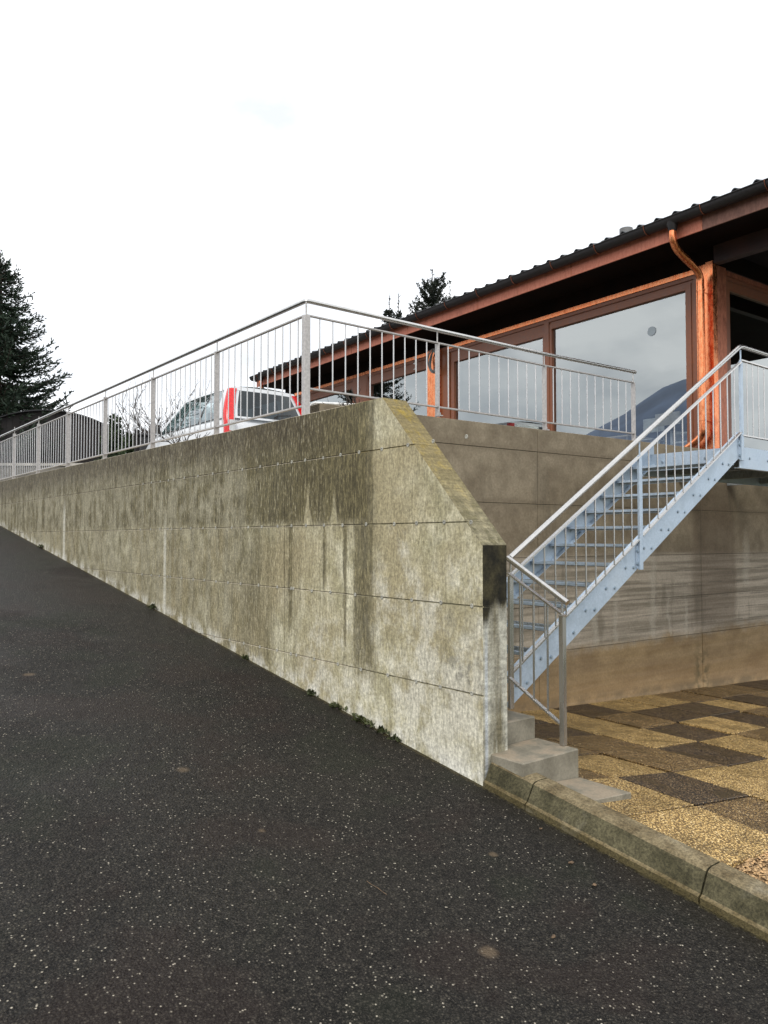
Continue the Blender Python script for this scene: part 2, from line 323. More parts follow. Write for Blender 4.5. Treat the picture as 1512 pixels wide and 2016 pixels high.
# ------------------------------------------------------------------ mesh helpers
class MB:
    def __init__(s): s.v = []; s.f = []; s.sm = []
    def add(s, vs_, fs, smooth=False):
        k = len(s.v); s.v += [tuple(p) for p in vs_]; s.f += [tuple(i+k for i in f) for f in fs]; s.sm += [smooth]*len(fs); return s
    def box(s, a, b):
        (x0, y0, z0), (x1, y1, z1) = a, b
        x0, x1 = min(x0, x1), max(x0, x1); y0, y1 = min(y0, y1), max(y0, y1); z0, z1 = min(z0, z1), max(z0, z1)
        return s.add([(x0,y0,z0),(x1,y0,z0),(x1,y1,z0),(x0,y1,z0),(x0,y0,z1),(x1,y0,z1),(x1,y1,z1),(x0,y1,z1)],
                     [(0,3,2,1),(4,5,6,7),(0,1,5,4),(1,2,6,5),(2,3,7,6),(3,0,4,7)])
    def beam(s, p, q, w, h, up=(0,0,1)):       # box along p-q, w sideways, h along 'up'
        p, q = Vector(p), Vector(q); d = (q-p).normalized(); sd = d.cross(Vector(up)).normalized(); u = sd.cross(d)
        a = sd*w/2; c = u*h/2
        vs_ = [p-a-c, p+a-c, p+a+c, p-a+c, q-a-c, q+a-c, q+a+c, q-a+c]
        return s.add(vs_, [(0,1,2,3),(7,6,5,4),(0,4,5,1),(1,5,6,2),(2,6,7,3),(3,7,4,0)])
    def prism(s, poly, d):                      # closed planar polygon (3d points), extruded by vector d
        n = len(poly); d = Vector(d); P = [Vector(p) for p in poly]
        nv = Vector((0,0,0))
        for i in range(n): nv += P[i].cross(P[(i+1) % n])
        if nv.dot(d) > 0: P = P[::-1]
        vs_ = P+[p+d for p in P]
        return s.add(vs_, [tuple(range(n)), tuple(range(2*n-1, n-1, -1))]+[(i, i+n, (i+1) % n+n, (i+1) % n) for i in range(n)])
    def tube(s, pts, r, n=10, caps=True, smooth=True):
        P = [Vector(p) for p in pts]; R = r if isinstance(r, (list, tuple)) else [r]*len(P)
        T = []
        for i in range(len(P)):
            t = (P[min(i+1, len(P)-1)]-P[max(i-1, 0)])
            T.append(t.normalized() if t.length > 1e-9 else Vector((0,0,1)))
        up = Vector((0,0,1)) if abs(T[0].z) < .9 else Vector((1,0,0))
        vs_, fs = [], []
        a = T[0].cross(up).normalized()
        for i, p in enumerate(P):
            a = (a - T[i]*a.dot(T[i])).normalized(); b = T[i].cross(a)
            for k in range(n):
                w = 2*pi*k/n; vs_.append(p+(a*cos(w)+b*sin(w))*R[i])
        for i in range(len(P)-1):
            for k in range(n): fs.append((i*n+k, i*n+(k+1) % n, (i+1)*n+(k+1) % n, (i+1)*n+k))
        s.add(vs_, fs, smooth)
        if caps: 
            s.add(vs_[:n], [tuple(range(n-1, -1, -1))]); s.add(vs_[-n:], [tuple(range(n))])
        return s
    def mesh(s, name, mat, bevel=0.):
        me = bpy.data.meshes.new(name); me.from_pydata(s.v, [], s.f); me.polygons.foreach_set('use_smooth', s.sm)
        if bevel:
            bm = bmesh.new(); bm.from_mesh(me); es = [e for e in bm.edges if e.is_manifold and e.calc_face_angle(0) > .6]
            bmesh.ops.bevel(bm, geom=es, offset=bevel, segments=1, affect='EDGES', clamp_overlap=True); bm.to_mesh(me); bm.free()
        if mat: me.materials.append(mat)
        me.update(); return me
    def obj(s, name, mat, parent=None, bevel=0.): return link(name, s.mesh(name, mat, bevel), parent)

def link(name, me, parent=None, loc=None):
    o = bpy.data.objects.new(name, me); COL.objects.link(o)
    if loc is not None: o.location = loc
    if parent is not None:
        o.parent = parent; o.matrix_parent_inverse = world_of(parent).inverted()
    return o
def world_of(o):
    m = Matrix.LocRotScale(o.location, o.rotation_euler, o.scale)
    return world_of(o.parent) @ o.matrix_parent_inverse @ m if o.parent else m
def thing(name, label, cat, loc, group=None, rz=0):
    o = bpy.data.objects.new(name, None); COL.objects.link(o); o.location = loc; o.rotation_euler = (0, 0, rz); o.empty_display_size = .3
    return tag(o, label, cat, group)
def tag(o, label, cat, group=None):
    o['label'] = label; o['category'] = cat
    if group: o['group'] = group
    return o
def struct(o): o['kind'] = 'structure'; return o
def stuff(o): o['kind'] = 'stuff'; return o
def quads(name, V, mat, parent=None, n=4):
    """V: (k, n, 3) array of loose polygons"""
    V = np.asarray(V, dtype=np.float32); k = len(V); me = bpy.data.meshes.new(name)
    me.vertices.add(k*n); me.vertices.foreach_set('co', V.reshape(-1)); me.loops.add(k*n); me.loops.foreach_set('vertex_index', np.arange(k*n, dtype=np.int32))
    me.polygons.add(k); me.polygons.foreach_set('loop_start', np.arange(0, k*n, n, dtype=np.int32)); me.update(calc_edges=True); me.materials.append(mat)
    return link(name, me, parent)

# frame of the building: A' runs along the window front (away), B' along the back wall (right)
TH = radians(2.7)
Ap = Vector((sin(TH), cos(TH), 0)); Bp = Vector((cos(TH), -sin(TH), 0)); UP = Vector((0, 0, 1))
CO = Vector((10.58, 5.66, 0))                   # building corner
def bp(a, b, z): return CO + Ap*a + Bp*b + UP*z
WX = 3.626                                      # face of the ramp wall

# ------------------------------------------------------------------ ground, road, terrace
def sheet(name, xs, ys, zf, mat, parent=None, thick=0):
    vs_ = [(x, y, zf(x, y)) for y in ys for x in xs]; n = len(xs)
    fs = [(j*n+i, j*n+i+1, (j+1)*n+i+1, (j+1)*n+i) for j in range(len(ys)-1) for i in range(n-1)]
    return MB().add(vs_, fs, False).obj(name, mat, parent)
struct(sheet('road', [-5.5, WX+.12], [-9, 20.2, 60], lambda x, y: roadz(y), M['asphalt']))
struct(sheet('ground', [-6000, -300, -5.5, WX+.2], [-6000, -200, -9, 20.2, 300, 6000], lambda x, y: roadz(y)-.03, M['field']))
struct(sheet('ground', [WX+.2, 40, 6000], [5.85, 40, 6000], lambda x, y: 2.20, M['field']))
struct(sheet('ground', [WX+.2, 40, 6000], [-6000, -200, 1.2], lambda x, y: -.75, M['field']))
struct(sheet('terrace', [WX+.235, 40], [5.9, 60], lambda x, y: 2.70, M['terrace']))
def hill_ridge(az0, az1, dist, hfun, name, n=90):
    vs_, fs = [], []
    for i in range(n+1):
        a = az0+(az1-az0)*i/n; h = hfun(i/n)
        for k, (dd, hh) in enumerate(((0, 0), (.12, .35), (.3, .8), (.45, 1), (1.0, .2))):
            r = dist*(1+dd); vs_.append((sin(a)*r, cos(a)*r, -40+h*hh))
    for i in range(n):
        for k in range(4): fs.append((i*5+k, i*5+k+1, (i+1)*5+k+1, (i+1)*5+k))
    struct(MB().add(vs_, fs, True).obj(name, M['hill']))
def ridge(t):                                   # hills over the valley, seen only in the window panes
    h = np.interp(t, [0, .3, .55, .70, .754, .783, .833, .917, 1], [330, 480, 800, 1060, 990, 870, 610, 450, 380])
    return float(h + 26*sin(t*37) + 16*sin(t*83+1) + 8*sin(t*190))
hill_ridge(radians(215), radians(335), 3400, ridge, 'hills')

# ------------------------------------------------------------------ ramp retaining wall
def clip(poly, ax, v, keep_gt):
    out = []
    for i in range(len(poly)):
        a, b = poly[i], poly[(i+1) % len(poly)]
        ia = (a[ax] > v) == keep_gt; ib = (b[ax] > v) == keep_gt
        if ia: out.append(a)
        if ia != ib:
            t = (v-a[ax])/(b[ax]-a[ax]); out.append(tuple(a[k]+(b[k]-a[k])*t for k in range(2)))
    return out
YE = 3.53
def walltop(y): return 2.675 + .0068*(y-4.57)
out = [(YE, -.25), (YE, 1.558), (4.572, 2.675), (24, walltop(24)), (24, 2.2)]
rw = thing('retaining_wall', 'long stained board-marked concrete ramp wall with sloping mossy end beside the asphalt', 'retaining wall', (WX, YE, 0))
core = [(p[0]+(.0006 if p[0] < 5 else 0), p[1]-.0006) for p in out]
MB().prism([(WX+.012, y, z) for y, z in core], (.218, 0, 0)).obj('wall_core', M['ramp'], rw)
ycuts = [YE-.01, 6.0, 8.73, 12.75, 15.45, 18.3, 21.2, 24.1]; zcuts = [-.6, .58, 1.155, 1.71, 2.28, 3.2]
for i in range(len(ycuts)-1):
    for j in range(len(zcuts)-1):
        g = .0025
        p = clip(out, 0, ycuts[i]+(g if i else -1), True); p = clip(p, 0, ycuts[i+1]-g, False) if len(p) > 2 else p
        if len(p) > 2: p = clip(p, 1, zcuts[j]+(g*.8 if j else -1), True)
        if len(p) > 2: p = clip(p, 1, zcuts[j+1]-g*.8, False)
        if len(p) < 3: continue
        q = [p[k] for k in range(len(p)) if (Vector(p[k])-Vector(p[k-1])).length > 1e-4]
        if len(q) < 3 or max(c[0] for c in q)-min(c[0] for c in q) < .03: continue
        pr = random.uniform(-.0015, .0015)
        MB().prism([(WX+pr, y, z) for y, z in q], (.234-pr+random.uniform(0, .001), 0, 0)).obj('concrete_panel', M['ramp'], rw, bevel=.003)
ring = MB()
n = 10; vs_ = []; fs = []
for k in range(n):
    w = 2*pi*k/n; vs_ += [(0, .016*cos(w), .016*sin(w)), (-.003, .014*cos(w), .014*sin(w)), (-.003, .008*cos(w), .008*sin(w)), (.0, .0065*cos(w), .0065*sin(w))]
for k in range(n):
    a, b = k*4, ((k+1) % n)*4
    fs += [(a, b, b+1, a+1), (a+1, b+1, b+2, a+2), (a+2, b+2, b+3, a+3)]
ring.add(vs_, fs, True); ring.add([(-.0005, .0066*cos(2*pi*k/n), .0066*sin(2*pi*k/n)) for k in range(n)], [tuple(range(n))])
rme = ring.mesh('tie_hole', M['limb'])
for zj in (.58, 1.155, 1.71, 2.28):
    yy = 3.62+random.uniform(0, .06)
    ylist = []
    while yy < 9.5:
        ylist.append(yy); yy += random.uniform(.25, .36)
        for c in (6.0, 8.73):
            if ylist[-1] < c-.12 < yy: ylist.append(c-.12); yy = c+.12
    for y in ylist:
        if roadz(y) < zj-.03: link('tie_hole', rme, rw, (WX-.002, y, zj+random.uniform(-.003, .003)))

# ------------------------------------------------------------------ back wall of the terrace
W0 = Vector((6.94, 5.69, 0))
def wp(u, v, z): return W0 + Bp*u + Ap*v + UP*z     # u along wall, v into the terrace
bw = thing('terrace_wall', 'grey brown concrete wall below the terrace, muddy at its foot, behind the metal stairs', 'retaining wall', wp(-3, 0, 0))
def wtop(u): return 2.835
us = [-3.05, -.19, 3.02, 6.3, 9.5]; zs = [-1.2, .31, .83, 1.385, 1.983, 2.575, 2.835]
MB().prism([wp(us[0], .008, -1.2), wp(us[-1], .008, -1.2), wp(us[-1], .008, 2.832), wp(us[0], .008, 2.832)], Ap*.22).obj('wall_core', M['joint'], bw)
for i in range(len(us)-1):
    for j in range(len(zs)-1):
        g = .003
        if j == 0: g0 = 0
        u0, u1, z0, z1 = us[i]+(g if i else 0), us[i+1]-g, zs[j]+(g*.7 if j else 0), zs[j+1]-(g*.7 if j < len(zs)-2 else 0)
        pr = random.uniform(-.002, .002) - (.004 if j == 0 else 0)
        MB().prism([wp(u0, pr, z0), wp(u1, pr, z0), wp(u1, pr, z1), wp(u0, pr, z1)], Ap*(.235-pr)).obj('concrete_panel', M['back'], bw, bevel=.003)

# ------------------------------------------------------------------ patio
def kz(y): return -.09+.149*(y-2.05)
def PS(x, y):
    P = -.28-.038*(x-7.25); w = max(0., min(1., 1-(x-3.82)/3))**2
    return P+(min(kz(y), .045)-P)*w
TO = Vector((3.835, 2.06, 0))
def tp(u, v, dz=0):
    p = TO + Bp*u + Ap*v; return Vector((p.x, p.y, PS(p.x, p.y)+dz))
pu = [0, .74, 1.39, 2.09, 2.76]+[2.76+.6*k for k in range(1, 14)]; pv = [.0, .6, 1.2, 1.85, 2.45, 3.03, 3.61]
cmap = {(0,0):'pale',(1,0):'mid',(2,0):'pale',(0,1):'pale',(1,1):'dark',(2,1):'pale',(3,1):'pale',(0,2):'mid',(1,2):'pale',(2,2):'mid',(3,2):'dark',(4,2):'pale',(5,2):'mid',
 (0,3):'mid',(1,3):'mid',(2,3):'mid',(3,3):'pale',(4,3):'dark',(5,3):'pale',(6,3):'dark',(7,3):'mid',(8,3):'dark',(1,4):'dark',(2,4):'dark',(3,4):'pale',(4,4):'mid',(5,4):'dark',(6,4):'dark',(7,4):'pale',(8,4):'dark',
 (3,5):'pale',(2,5):'dark',(4,5):'dark',(5,5):'pale',(6,5):'pale',(7,5):'mid',(8,5):'mid',(9,5):'mid'}
pat = thing('paved_patio', 'checkered patio of golden and dark exposed-aggregate slabs below the stairs', 'paving', (TO.x, TO.y, PS(TO.x, TO.y)))
bed = MB(); U = [-.02+.5*k for k in range(26)]; V = [-.0, .5, 1, 1.5, 2, 2.5, 3, 3.62]
bed.add([tp(u, v, -.028) for v in V for u in U], [(j*26+i, j*26+i+1, (j+1)*26+i+1, (j+1)*26+i) for j in range(7) for i in range(25)])
bed.obj('bedding', M['joint'], pat)
for j in range(len(pv)-1):
    for i in range(len(pu)-1):
        u0, u1, v0, v1 = pu[i]+.0075, pu[i+1]-.0075, pv[j]+.0075, pv[j+1]-.0075
        if i == 0 and j >= 2: u0 = .43
        if i == 0 and j >= 2 and u1-u0 < .1: continue
        dz = random.uniform(-.009, .009); k = cmap.get((i, j)) or random.choice(['mid', 'mid', 'pale', 'dark', 'pale'])
        c = [tp(u0, v0, dz+random.uniform(-.002, .002)), tp(u1, v0, dz+random.uniform(-.002, .002)), tp(u1, v1, dz+random.uniform(-.002, .002)), tp(u0, v1, dz+random.uniform(-.002, .002))]
        vs_ = [p-UP*.045 for p in c]+c
        MB().add(vs_, [(0,3,2,1),(4,5,6,7),(0,1,5,4),(1,2,6,5),(2,3,7,6),(3,0,4,7)]).obj('paving_slab', M[k], pat, bevel=.003)
# extra bit of tile filling beside the step slab
# gravel strip in front of the tiles
def GZ(x, y): return max(-.30, kz(y)-.015-.03*(x-3.8)) if y < 2.07 else -.2
struct(sheet('gravel_bed', [3.78, 4.2, 4.8, 6, 9, 14, 20], [-9, -4, 0, .8, 1.2, 1.6, 1.9, 2.06], lambda x, y: max(-1.35, kz(y)-.03-.012*(x-3.8)), M['soil']))
gv = []; gf = []
ico = [(0,0,1),(.9,0,.3),(.28,.85,.3),(-.72,.53,.3),(-.72,-.53,.3),(.28,-.85,.3),(0,0,-.6)]
icf = [(0,1,2),(0,2,3),(0,3,4),(0,4,5),(0,5,1),(6,2,1),(6,3,2),(6,4,3),(6,5,4),(6,1,5)]
for k in range(9000):
    y = 2.05-abs(rng.normal(0, 1))*.45 if k % 3 else rng.uniform(.6, 2.05)
    x = rng.uniform(3.80, 6.0); r = rng.uniform(.005, .013); z = kz(y)-.03-.012*(x-3.8)+rng.uniform(0, .012)
    a = rng.uniform(0, 6.28); sx, sy, sz = rng.uniform(.7, 1.5), rng.uniform(.7, 1.2), rng.uniform(.5, .9); b = len(gv)
    for p in ico:
        px, py = p[0]*sx, p[1]*sy; gv.append((x+r*(px*cos(a)-py*sin(a)), y+r*(px*sin(a)+py*cos(a)), z+r*p[2]*sz))
    gf += [tuple(i+b for i in f) for f in icf]
stuff(tag(MB().add(gv, gf).obj('gravel', M['stone']), 'loose warm-coloured gravel lying between the kerb and the front slabs of the patio', 'gravel'))

# kerb stones
kb = thing('kerb', 'weathered mossy concrete kerb with rounded edge running downhill from the wall end', 'kerb', (WX, 2.0, -.2))
def kprof(off):      # X, height over the road
    return [(WX-.012+off, -.12), (WX-.012+off, .034), (WX+.008+off, .044), (WX+.052, .118), (WX+.064, .138), (WX+.082, .149), (WX+.11, .153), (WX+.200, .153), (WX+.200, -.12)]
cuts = [YE-.004, 3.168, 2.05, .93, -.19, -1.3, -2.4, -3.5, -4.6, -5.7]
for i in range(len(cuts)-1):
    y1, y0 = cuts[i]-.005, cuts[i+1]+.005; pf = kprof(0); m_ = MB(); ns = 6; rows = []
    for k in range(ns+1):
        y = y0+(y1-y0)*k/ns
        rows += [(x+random.uniform(-.0012, .0012), y, roadz(y)+h+random.uniform(-.0012, .0012)) for x, h in pf]
    n = len(pf); fs = [(k*n+q, (k+1)*n+q, (k+1)*n+(q+1) % n, k*n+(q+1) % n) for k in range(ns) for q in range(n)]
    fs += [tuple(range(n)), tuple(ns*n+q for q in range(n-1, -1, -1))]
    m_.add(rows, fs, False).obj('kerb_stone', M['kerb'], kb)
MB().prism([(WX+.03, cuts[0]-.02, roadz(cuts[0])-.1), (WX+.03, cuts[0]-.02, roadz(cuts[0])+.0), (WX+.09, cuts[0]-.02, roadz(cuts[0])+.138), (WX+.19, cuts[0]-.02, roadz(cuts[0])+.143), (WX+.19, cuts[0]-.02, roadz(cuts[0])-.1)],
           (0, cuts[-1]-cuts[0]+.04, ROADS*(cuts[-1]-cuts[0]))).obj('mortar', M['blackjoint'], kb)

# concrete steps
cs = thing('concrete_steps', 'low grey concrete steps behind the wall end at the foot of the metal stairs', 'steps', (4.0, 3.2, 0))
MB().prism([(3.735, 2.86, -.2), (3.735, 2.86, .05), (4.262, 2.86, .005), (4.262, 2.86, -.2)], (0, .394, 0)).obj('bottom_slab', M['step'], cs, bevel=.004)
MB().box((3.70, 3.256, -.3), (4.256, 3.622, .195)).obj('step', M['step'], cs, bevel=.007)
MB().box((3.862, 3.624, -.3), (4.25, 4.98, .345)).obj('step', M['step'], cs, bevel=.007)

# ------------------------------------------------------------------ rails
def bar_mesh(h, r, n=8):   # upright round bar, origin at foot
    return MB().tube([(0, 0, 0), (0, 0, h)], r, n, caps=False).mesh('baluster', M['steel'])
rail = thing('terrace_railing', 'long galvanised railing on top of the ramp wall, turning the corner onto the terrace wall', 'railing', (WX+.1, 5.8, 2.68))
XR = WX+.095
posts = [5.80+1.77*k for k in range(0, 10)]
bme = bar_mesh(3.606-2.79, .0065)
def flat_post(along, h0, h1):       # flat 60x10 plate post turned across the rail, pin on top, foot bolt
    m_ = MB(); across = Vector((-along.y, along.x, 0))
    m_.add(*boxo(Vector((0, 0, (h0+h1)/2)), along*.006, across*.030, UP*(h1-h0)/2))
    m_.tube([(0, 0, h1), (0, 0, h1+.13)], .007, 8, caps=False)
    m_.add(*boxo(Vector((0, 0, h0+.012))+along*.02, along*.03, across*.03, UP*.006))
    m_.tube([Vector((0, 0, h0+.018))+along*.034, Vector((0, 0, h0+.045))+along*.034], .010, 6)
    return m_.mesh('post', M['galvpost'])
def boxo(c, a, b, d):
    vs_ = [c+a*i+b*j+d*k for k in (-1, 1) for j in (-1, 1) for i in (-1, 1)]
    f = [(0,1,3,2),(4,6,7,5),(0,4,5,1),(2,3,7,6),(0,2,6,4),(1,5,7,3)]
    if a.cross(b).dot(d) > 0: f = [tuple(reversed(q)) for q in f]
    return vs_, [tuple(reversed(q)) for q in f]
pmA = flat_post(Vector((0, 1, 0)), 2.69, 3.60)
for k, y in enumerate(posts):
    if k: link('post', pmA, rail, (XR, y, .0068*(y-5.8)))
    if k < len(posts)-1:
        for q in range(1, 13): link('baluster', bme, rail, (XR, y+(posts[k+1]-y)*q/13, 2.79+.004*k))
# corner post: square 50 mm
cp = MB(); cp.box((XR-.03, 5.775, 2.69), (XR+.03, 5.83, 3.60)); cp.tube([(XR, 5.80, 3.6), (XR, 5.80, 3.73)], .008, 8, caps=False); cp.obj('post', M['galvpost'], rail, bevel=.003)
yend = posts[-1]
MB().beam((XR, 5.81, 3.606), (XR, yend, 3.612), .034, .012).obj('mid_rail', M['galvpost'], rail)
MB().beam((XR, 5.83, 2.79), (XR, yend, 2.845), .036, .014).obj('bottom_rail', M['galvpost'], rail)
# B side: corner -> post 5.27 -> post 6.94 -> post 8.63 (last stretch bends with the wall)
Bpts = [Vector((XR, 5.80, 0)), Vector((5.31, 5.795, 0)), Vector((6.98, 5.785, 0)), Vector((6.98, 5.785, 0))+Bp*1.66]
pmB = flat_post(Bp, 2.845, 3.60)
for k in (1, 2, 3): link('post', pmB, rail, Bpts[k])
bmb = bar_mesh(3.606-2.945, .0065)
for k in range(3):
    a, b = Bpts[k], Bpts[k+1]
    MB().beam(a+UP*3.606, b+UP*3.606, .034, .012).obj('mid_rail', M['galvpost'], rail)
    MB().beam(a+UP*2.945, b+UP*2.945, .036, .014).obj('bottom_rail', M['galvpost'], rail)
    for q in range(1, 11): link('baluster', bmb, rail, a+(b-a)*q/11+UP*2.945)
hp = [Vector((XR, yend, 3.742)), Vector((XR, 5.83, 3.738)), Vector((XR+.012, 5.808, 3.738)), Vector((XR+.04, 5.80, 3.738)), Bpts[1]+UP*3.738, Bpts[2]+UP*3.742, Bpts[3]+Bp*.05+UP*3.745]
def oval_rail(pts, w, h, name, mat, parent):
    m_ = MB(); n = 12; P = pts; vs_ = []; fs = []
    for i, p in enumerate(P):
        t0 = (P[i]-P[i-1]).normalized() if i else (P[1]-P[0]).normalized(); t1 = (P[i+1]-P[i]).normalized() if i < len(P)-1 else t0
        t = (t0+t1).normalized(); sd = t.cross(UP).normalized(); u = sd.cross(t); k = 1/max(.5, t.dot(t1))
        for q in range(n):
            w_ = 2*pi*q/n; vs_.append(p+sd*(cos(w_)*w*k)+u*(sin(w_)*h))
    for i in range(len(P)-1):
        for q in range(n): fs.append((i*n+q, i*n+(q+1) % n, (i+1)*n+(q+1) % n, (i+1)*n+q))
    m_.add(vs_, fs, True); m_.add(vs_[:n], [tuple(range(n))]); m_.add(vs_[-n:], [tuple(range(n-1, -1, -1))])
    return m_.obj(name, mat, parent)
oval_rail(hp, .022, .020, 'handrail', M['steel'], rail)

# ------------------------------------------------------------------ metal staircase
st = thing('metal_staircase', 'pale blue galvanised steel staircase with open grating treads and stainless handrails rising to the terrace', 'staircase', (4.27, 4.4, .345))
YO, YI = 3.88, 4.90; SL = .5975
def ztop(x): return .597+SL*(x-4.28)
X0, X1 = 4.268, 7.80
def stringer(y, inward):
    m_ = MB(); poly = [(X0, y, .352), (X0, y, ztop(X0)), (X1, y, ztop(X1)), (X1, y, 2.325), (7.68, y, 2.325)]
    # lower line: .235 below the top edge
    poly = [(X0, y, ztop(X0)-.235), (X0, y, ztop(X0)), (X1, y, ztop(X1)), (X1, y, ztop(X1)-.235), ]
    m_.prism(poly, (0, .008*inward, 0))
    for dz in (-.004, -.231):
        a = Vector((X0, y+inward*.034, ztop(X0)+dz)); b = Vector((X1, y+inward*.034, ztop(X1)+dz)); m_.beam(a, b, .052, .008)
    return m_.obj('stringer', M['galv'], st, bevel=.001)
s1 = stringer(YO, 1); s2 = stringer(YI, -1)
rise = (2.545-.552)/12; go = rise/.5975; td = .235
tm = MB()      # one grating tread, origin at its front outer end
Lr = YI-YO-.02
tm.box((0, 0, -.022), (.010, Lr, .0)); tm.box((td-.004, 0, -.033), (td, Lr, 0))
tm.box((0, 0, -.045), (td, .006, .0)); tm.box((0, Lr-.006, -.045), (td, Lr, .0))
tm.box((.012, .006, -.006), (.030, Lr-.006, .002))
tg = MB()
for k in range(1, 31): tg.box((.012, k*Lr/31-.0012, -.030), (td-.004, k*Lr/31+.0012, -.001))
for k in range(1, 7): tg.box((.03+k*.032, .006, -.011), (.03+k*.032+.002, Lr-.006, -.002))
tme = tm.mesh('tread', M['galv']); tge = tg.mesh('grating', M['treadsteel'])
bo = MB(); bo.tube([(0, 0, 0), (0, -.009, 0)], .011, 6); bo.tube([(0, 0, 0), (0, -.003, 0)], .015, 12); bme2 = bo.mesh('bolt', M['bolt'])
for k in range(1, 13):
    z = .552+rise*(k-1); x = 4.285+(k-1)*go
    t = link('tread', tme, st, (x, YO+.010, z)); g_ = link('grating', tge, t, (x, YO+.010, z))
    for dx in (.055, .175):
        link('bolt', bme2, st, (x+dx, YO-.0005, z-.035))
        link('bolt', bme2, st, (x+dx, YI-.012, z-.035))
# landing
LX1 = 14.2
ld = MB(); ld.box((7.74, YO, 2.32), (LX1, YO+.008, 2.542)); ld.box((7.74, YO+.008, 2.532), (LX1, YO+.06, 2.541)); ld.box((7.74, YO+.008, 2.321), (LX1, YO+.06, 2.329)); ld.obj('landing_beam', M['galv'], st, bevel=.001)
MB().box((7.735, YO+.062, 2.355), (7.743, 5.04, 2.543)).obj('landing_edge', M['galv'], st)
MB().box((7.74, 5.04, 2.32), (LX1, 5.048, 2.542)).obj('landing_beam', M['galv'], st)
lg = MB(); lg.box((7.745, YO+.062, 2.505), (LX1, 5.038, 2.511))
for k in range(0, 200): lg.box((7.76+k*.032, YO+.062, 2.512), (7.763+k*.032, 5.038, 2.538))
lg.obj('landing_grating', M['shadesteel'], st)  # near-black colour paints in the shade under the landing
for k in range(6):
    x = 8.3+k*1.15; MB().box((x, YO+.062, 2.35), (x+.05, 5.036, 2.50)).obj('cross_beam', M['treadsteel'], st)
    MB().box((x, 5.05, 2.35), (x+.05, 5.69-.05*(x-6.94)-.004, 2.50)).obj('cross_beam', M['treadsteel'], st)
for x in (7.95, 8.35): link('bolt', bme2, st, (x, YO-.0005, 2.43))
for (y_, z_) in ((4.25, 2.45), (4.75, 2.45)):
    m_ = MB(); m_.tube([(7.735, y_, z_), (7.726, y_, z_)], .013, 6); m_.obj('bolt', M['bolt'], st)
# stair rail
def rz(x, z0): return z0+SL*(x-4.28)
YP = YO-.018
for x, zb, sq in ((4.262, .355, .030), (5.93, None, .034), (7.755, 2.395, .036)):
    zt = rz(x, 1.338); m_ = MB()
    if zb is None: zb = ztop(x)-.255
    m_.box((x-sq/2-.006, YP-.012, zb), (x+sq/2+.006, YP+.012, zt)); m_.tube([(x, YP, zt), (x, YP, zt+.12)], .008, 8, caps=False)
    if x > 5: m_.box((x-sq/2-.028, YP+.010, zb+.01), (x-sq/2-.002, YP+.0165, zb+.21))
    m_.obj('post', M['steel' if x < 5 else 'galv'], st, bevel=.002)
    if x > 5:
        for dz in (.05, .16): link('bolt', bme2, st, (x-sq/2-.016, YP+.010, zb+dz))
px = [4.262, 5.93, 7.755]
hb = rz(0, 1.338)-(ztop(0)+.03); bst = bar_mesh(hb, .0065)
for a, b in ((px[0], px[1]), (px[1], px[2])):
    for q in range(1, 13):
        x = a+(b-a)*q/13; link('baluster', bst, st, (x, YP, ztop(x)+.03))
MB().beam((px[0], YP, rz(px[0], 1.336)), (px[2], YP, rz(px[2], 1.336)), .032, .014).obj('mid_rail', M['steel'], st)
MB().beam((px[0]+.02, YP+.004, ztop(px[0]+.02)+.022), (px[1]-.03, YP+.004, ztop(px[1]-.03)+.022), .032, .012).obj('bottom_rail', M['steel'], st)
MB().beam((px[1]+.03, YP+.004, ztop(px[1]+.03)+.022), (px[2]-.01, YP+.004, ztop(px[2]-.01)+.022), .032, .012).obj('bottom_rail', M['steel'], st)
# landing rail
lps = [7.755, 9.5, 11.25, 13.0]
for x in lps[1:]:
    m_ = MB(); m_.box((x-.022, YP-.012, 2.40), (x+.022, YP+.012, 3.43)); m_.tube([(x, YP, 3.43), (x, YP, 3.56)], .008, 8, caps=False); m_.obj('post', M['galv'], st, bevel=.002)
bl = bar_mesh(3.43-2.655, .0065)
for a, b in zip(lps[:-1], lps[1:]):
    for q in range(1, 14): link('baluster', bl, st, (a+(b-a)*q/14, YP, 2.655))
MB().beam((7.755, YP, 3.43), (13.1, YP, 3.43), .032, .014).obj('mid_rail', M['steel'], st)
MB().beam((7.755, YP, 2.655), (13.1, YP, 2.655), .032, .014).obj('bottom_rail', M['steel'], st)
hr = [Vector((4.258, YP, 1.458)), Vector((7.70, YP, 3.542)), Vector((7.745, YP, 3.566)), Vector((7.80, YP, 3.575)), Vector((13.15, YP, 3.575))]
oval_rail(hr, .0215, .0215, 'handrail', M['steel'], st)
# short return rail down the concrete steps
sr = thing('step_railing', 'short stainless railing with three bars sloping down over the concrete steps', 'railing', (4.238, 3.37, .195))
XS = 4.238
def sy(y, z0, z1): return z0+(z1-z0)*(y-3.37)/(3.872-3.37)
MB().box((XS-.018, 3.352, .197), (XS+.018, 3.390, 1.078)).obj('post', M['steel'], sr, bevel=.002)
MB().tube([(XS, 3.371, 1.078), (XS, 3.371, 1.17)], .008, 8, caps=False).obj('rail_pin', M['steel'], sr)
MB().beam((XS, 3.35, sy(3.35, 1.082, 1.350)), (XS, 3.862, 1.346), .034, .012).obj('mid_rail', M['steel'], sr)
MB().beam((XS, 3.392, sy(3.392, .325, .594)), (XS, 3.862, .590), .030, .012).obj('bottom_rail', M['steel'], sr)
for y in (3.50, 3.625, 3.75):
    z0, z1 = sy(y, .325, .594), sy(y, 1.078, 1.346); MB().tube([(XS, y, z0), (XS, y, z1)], .0075, 8, caps=False).obj('baluster', M['steel'], sr)
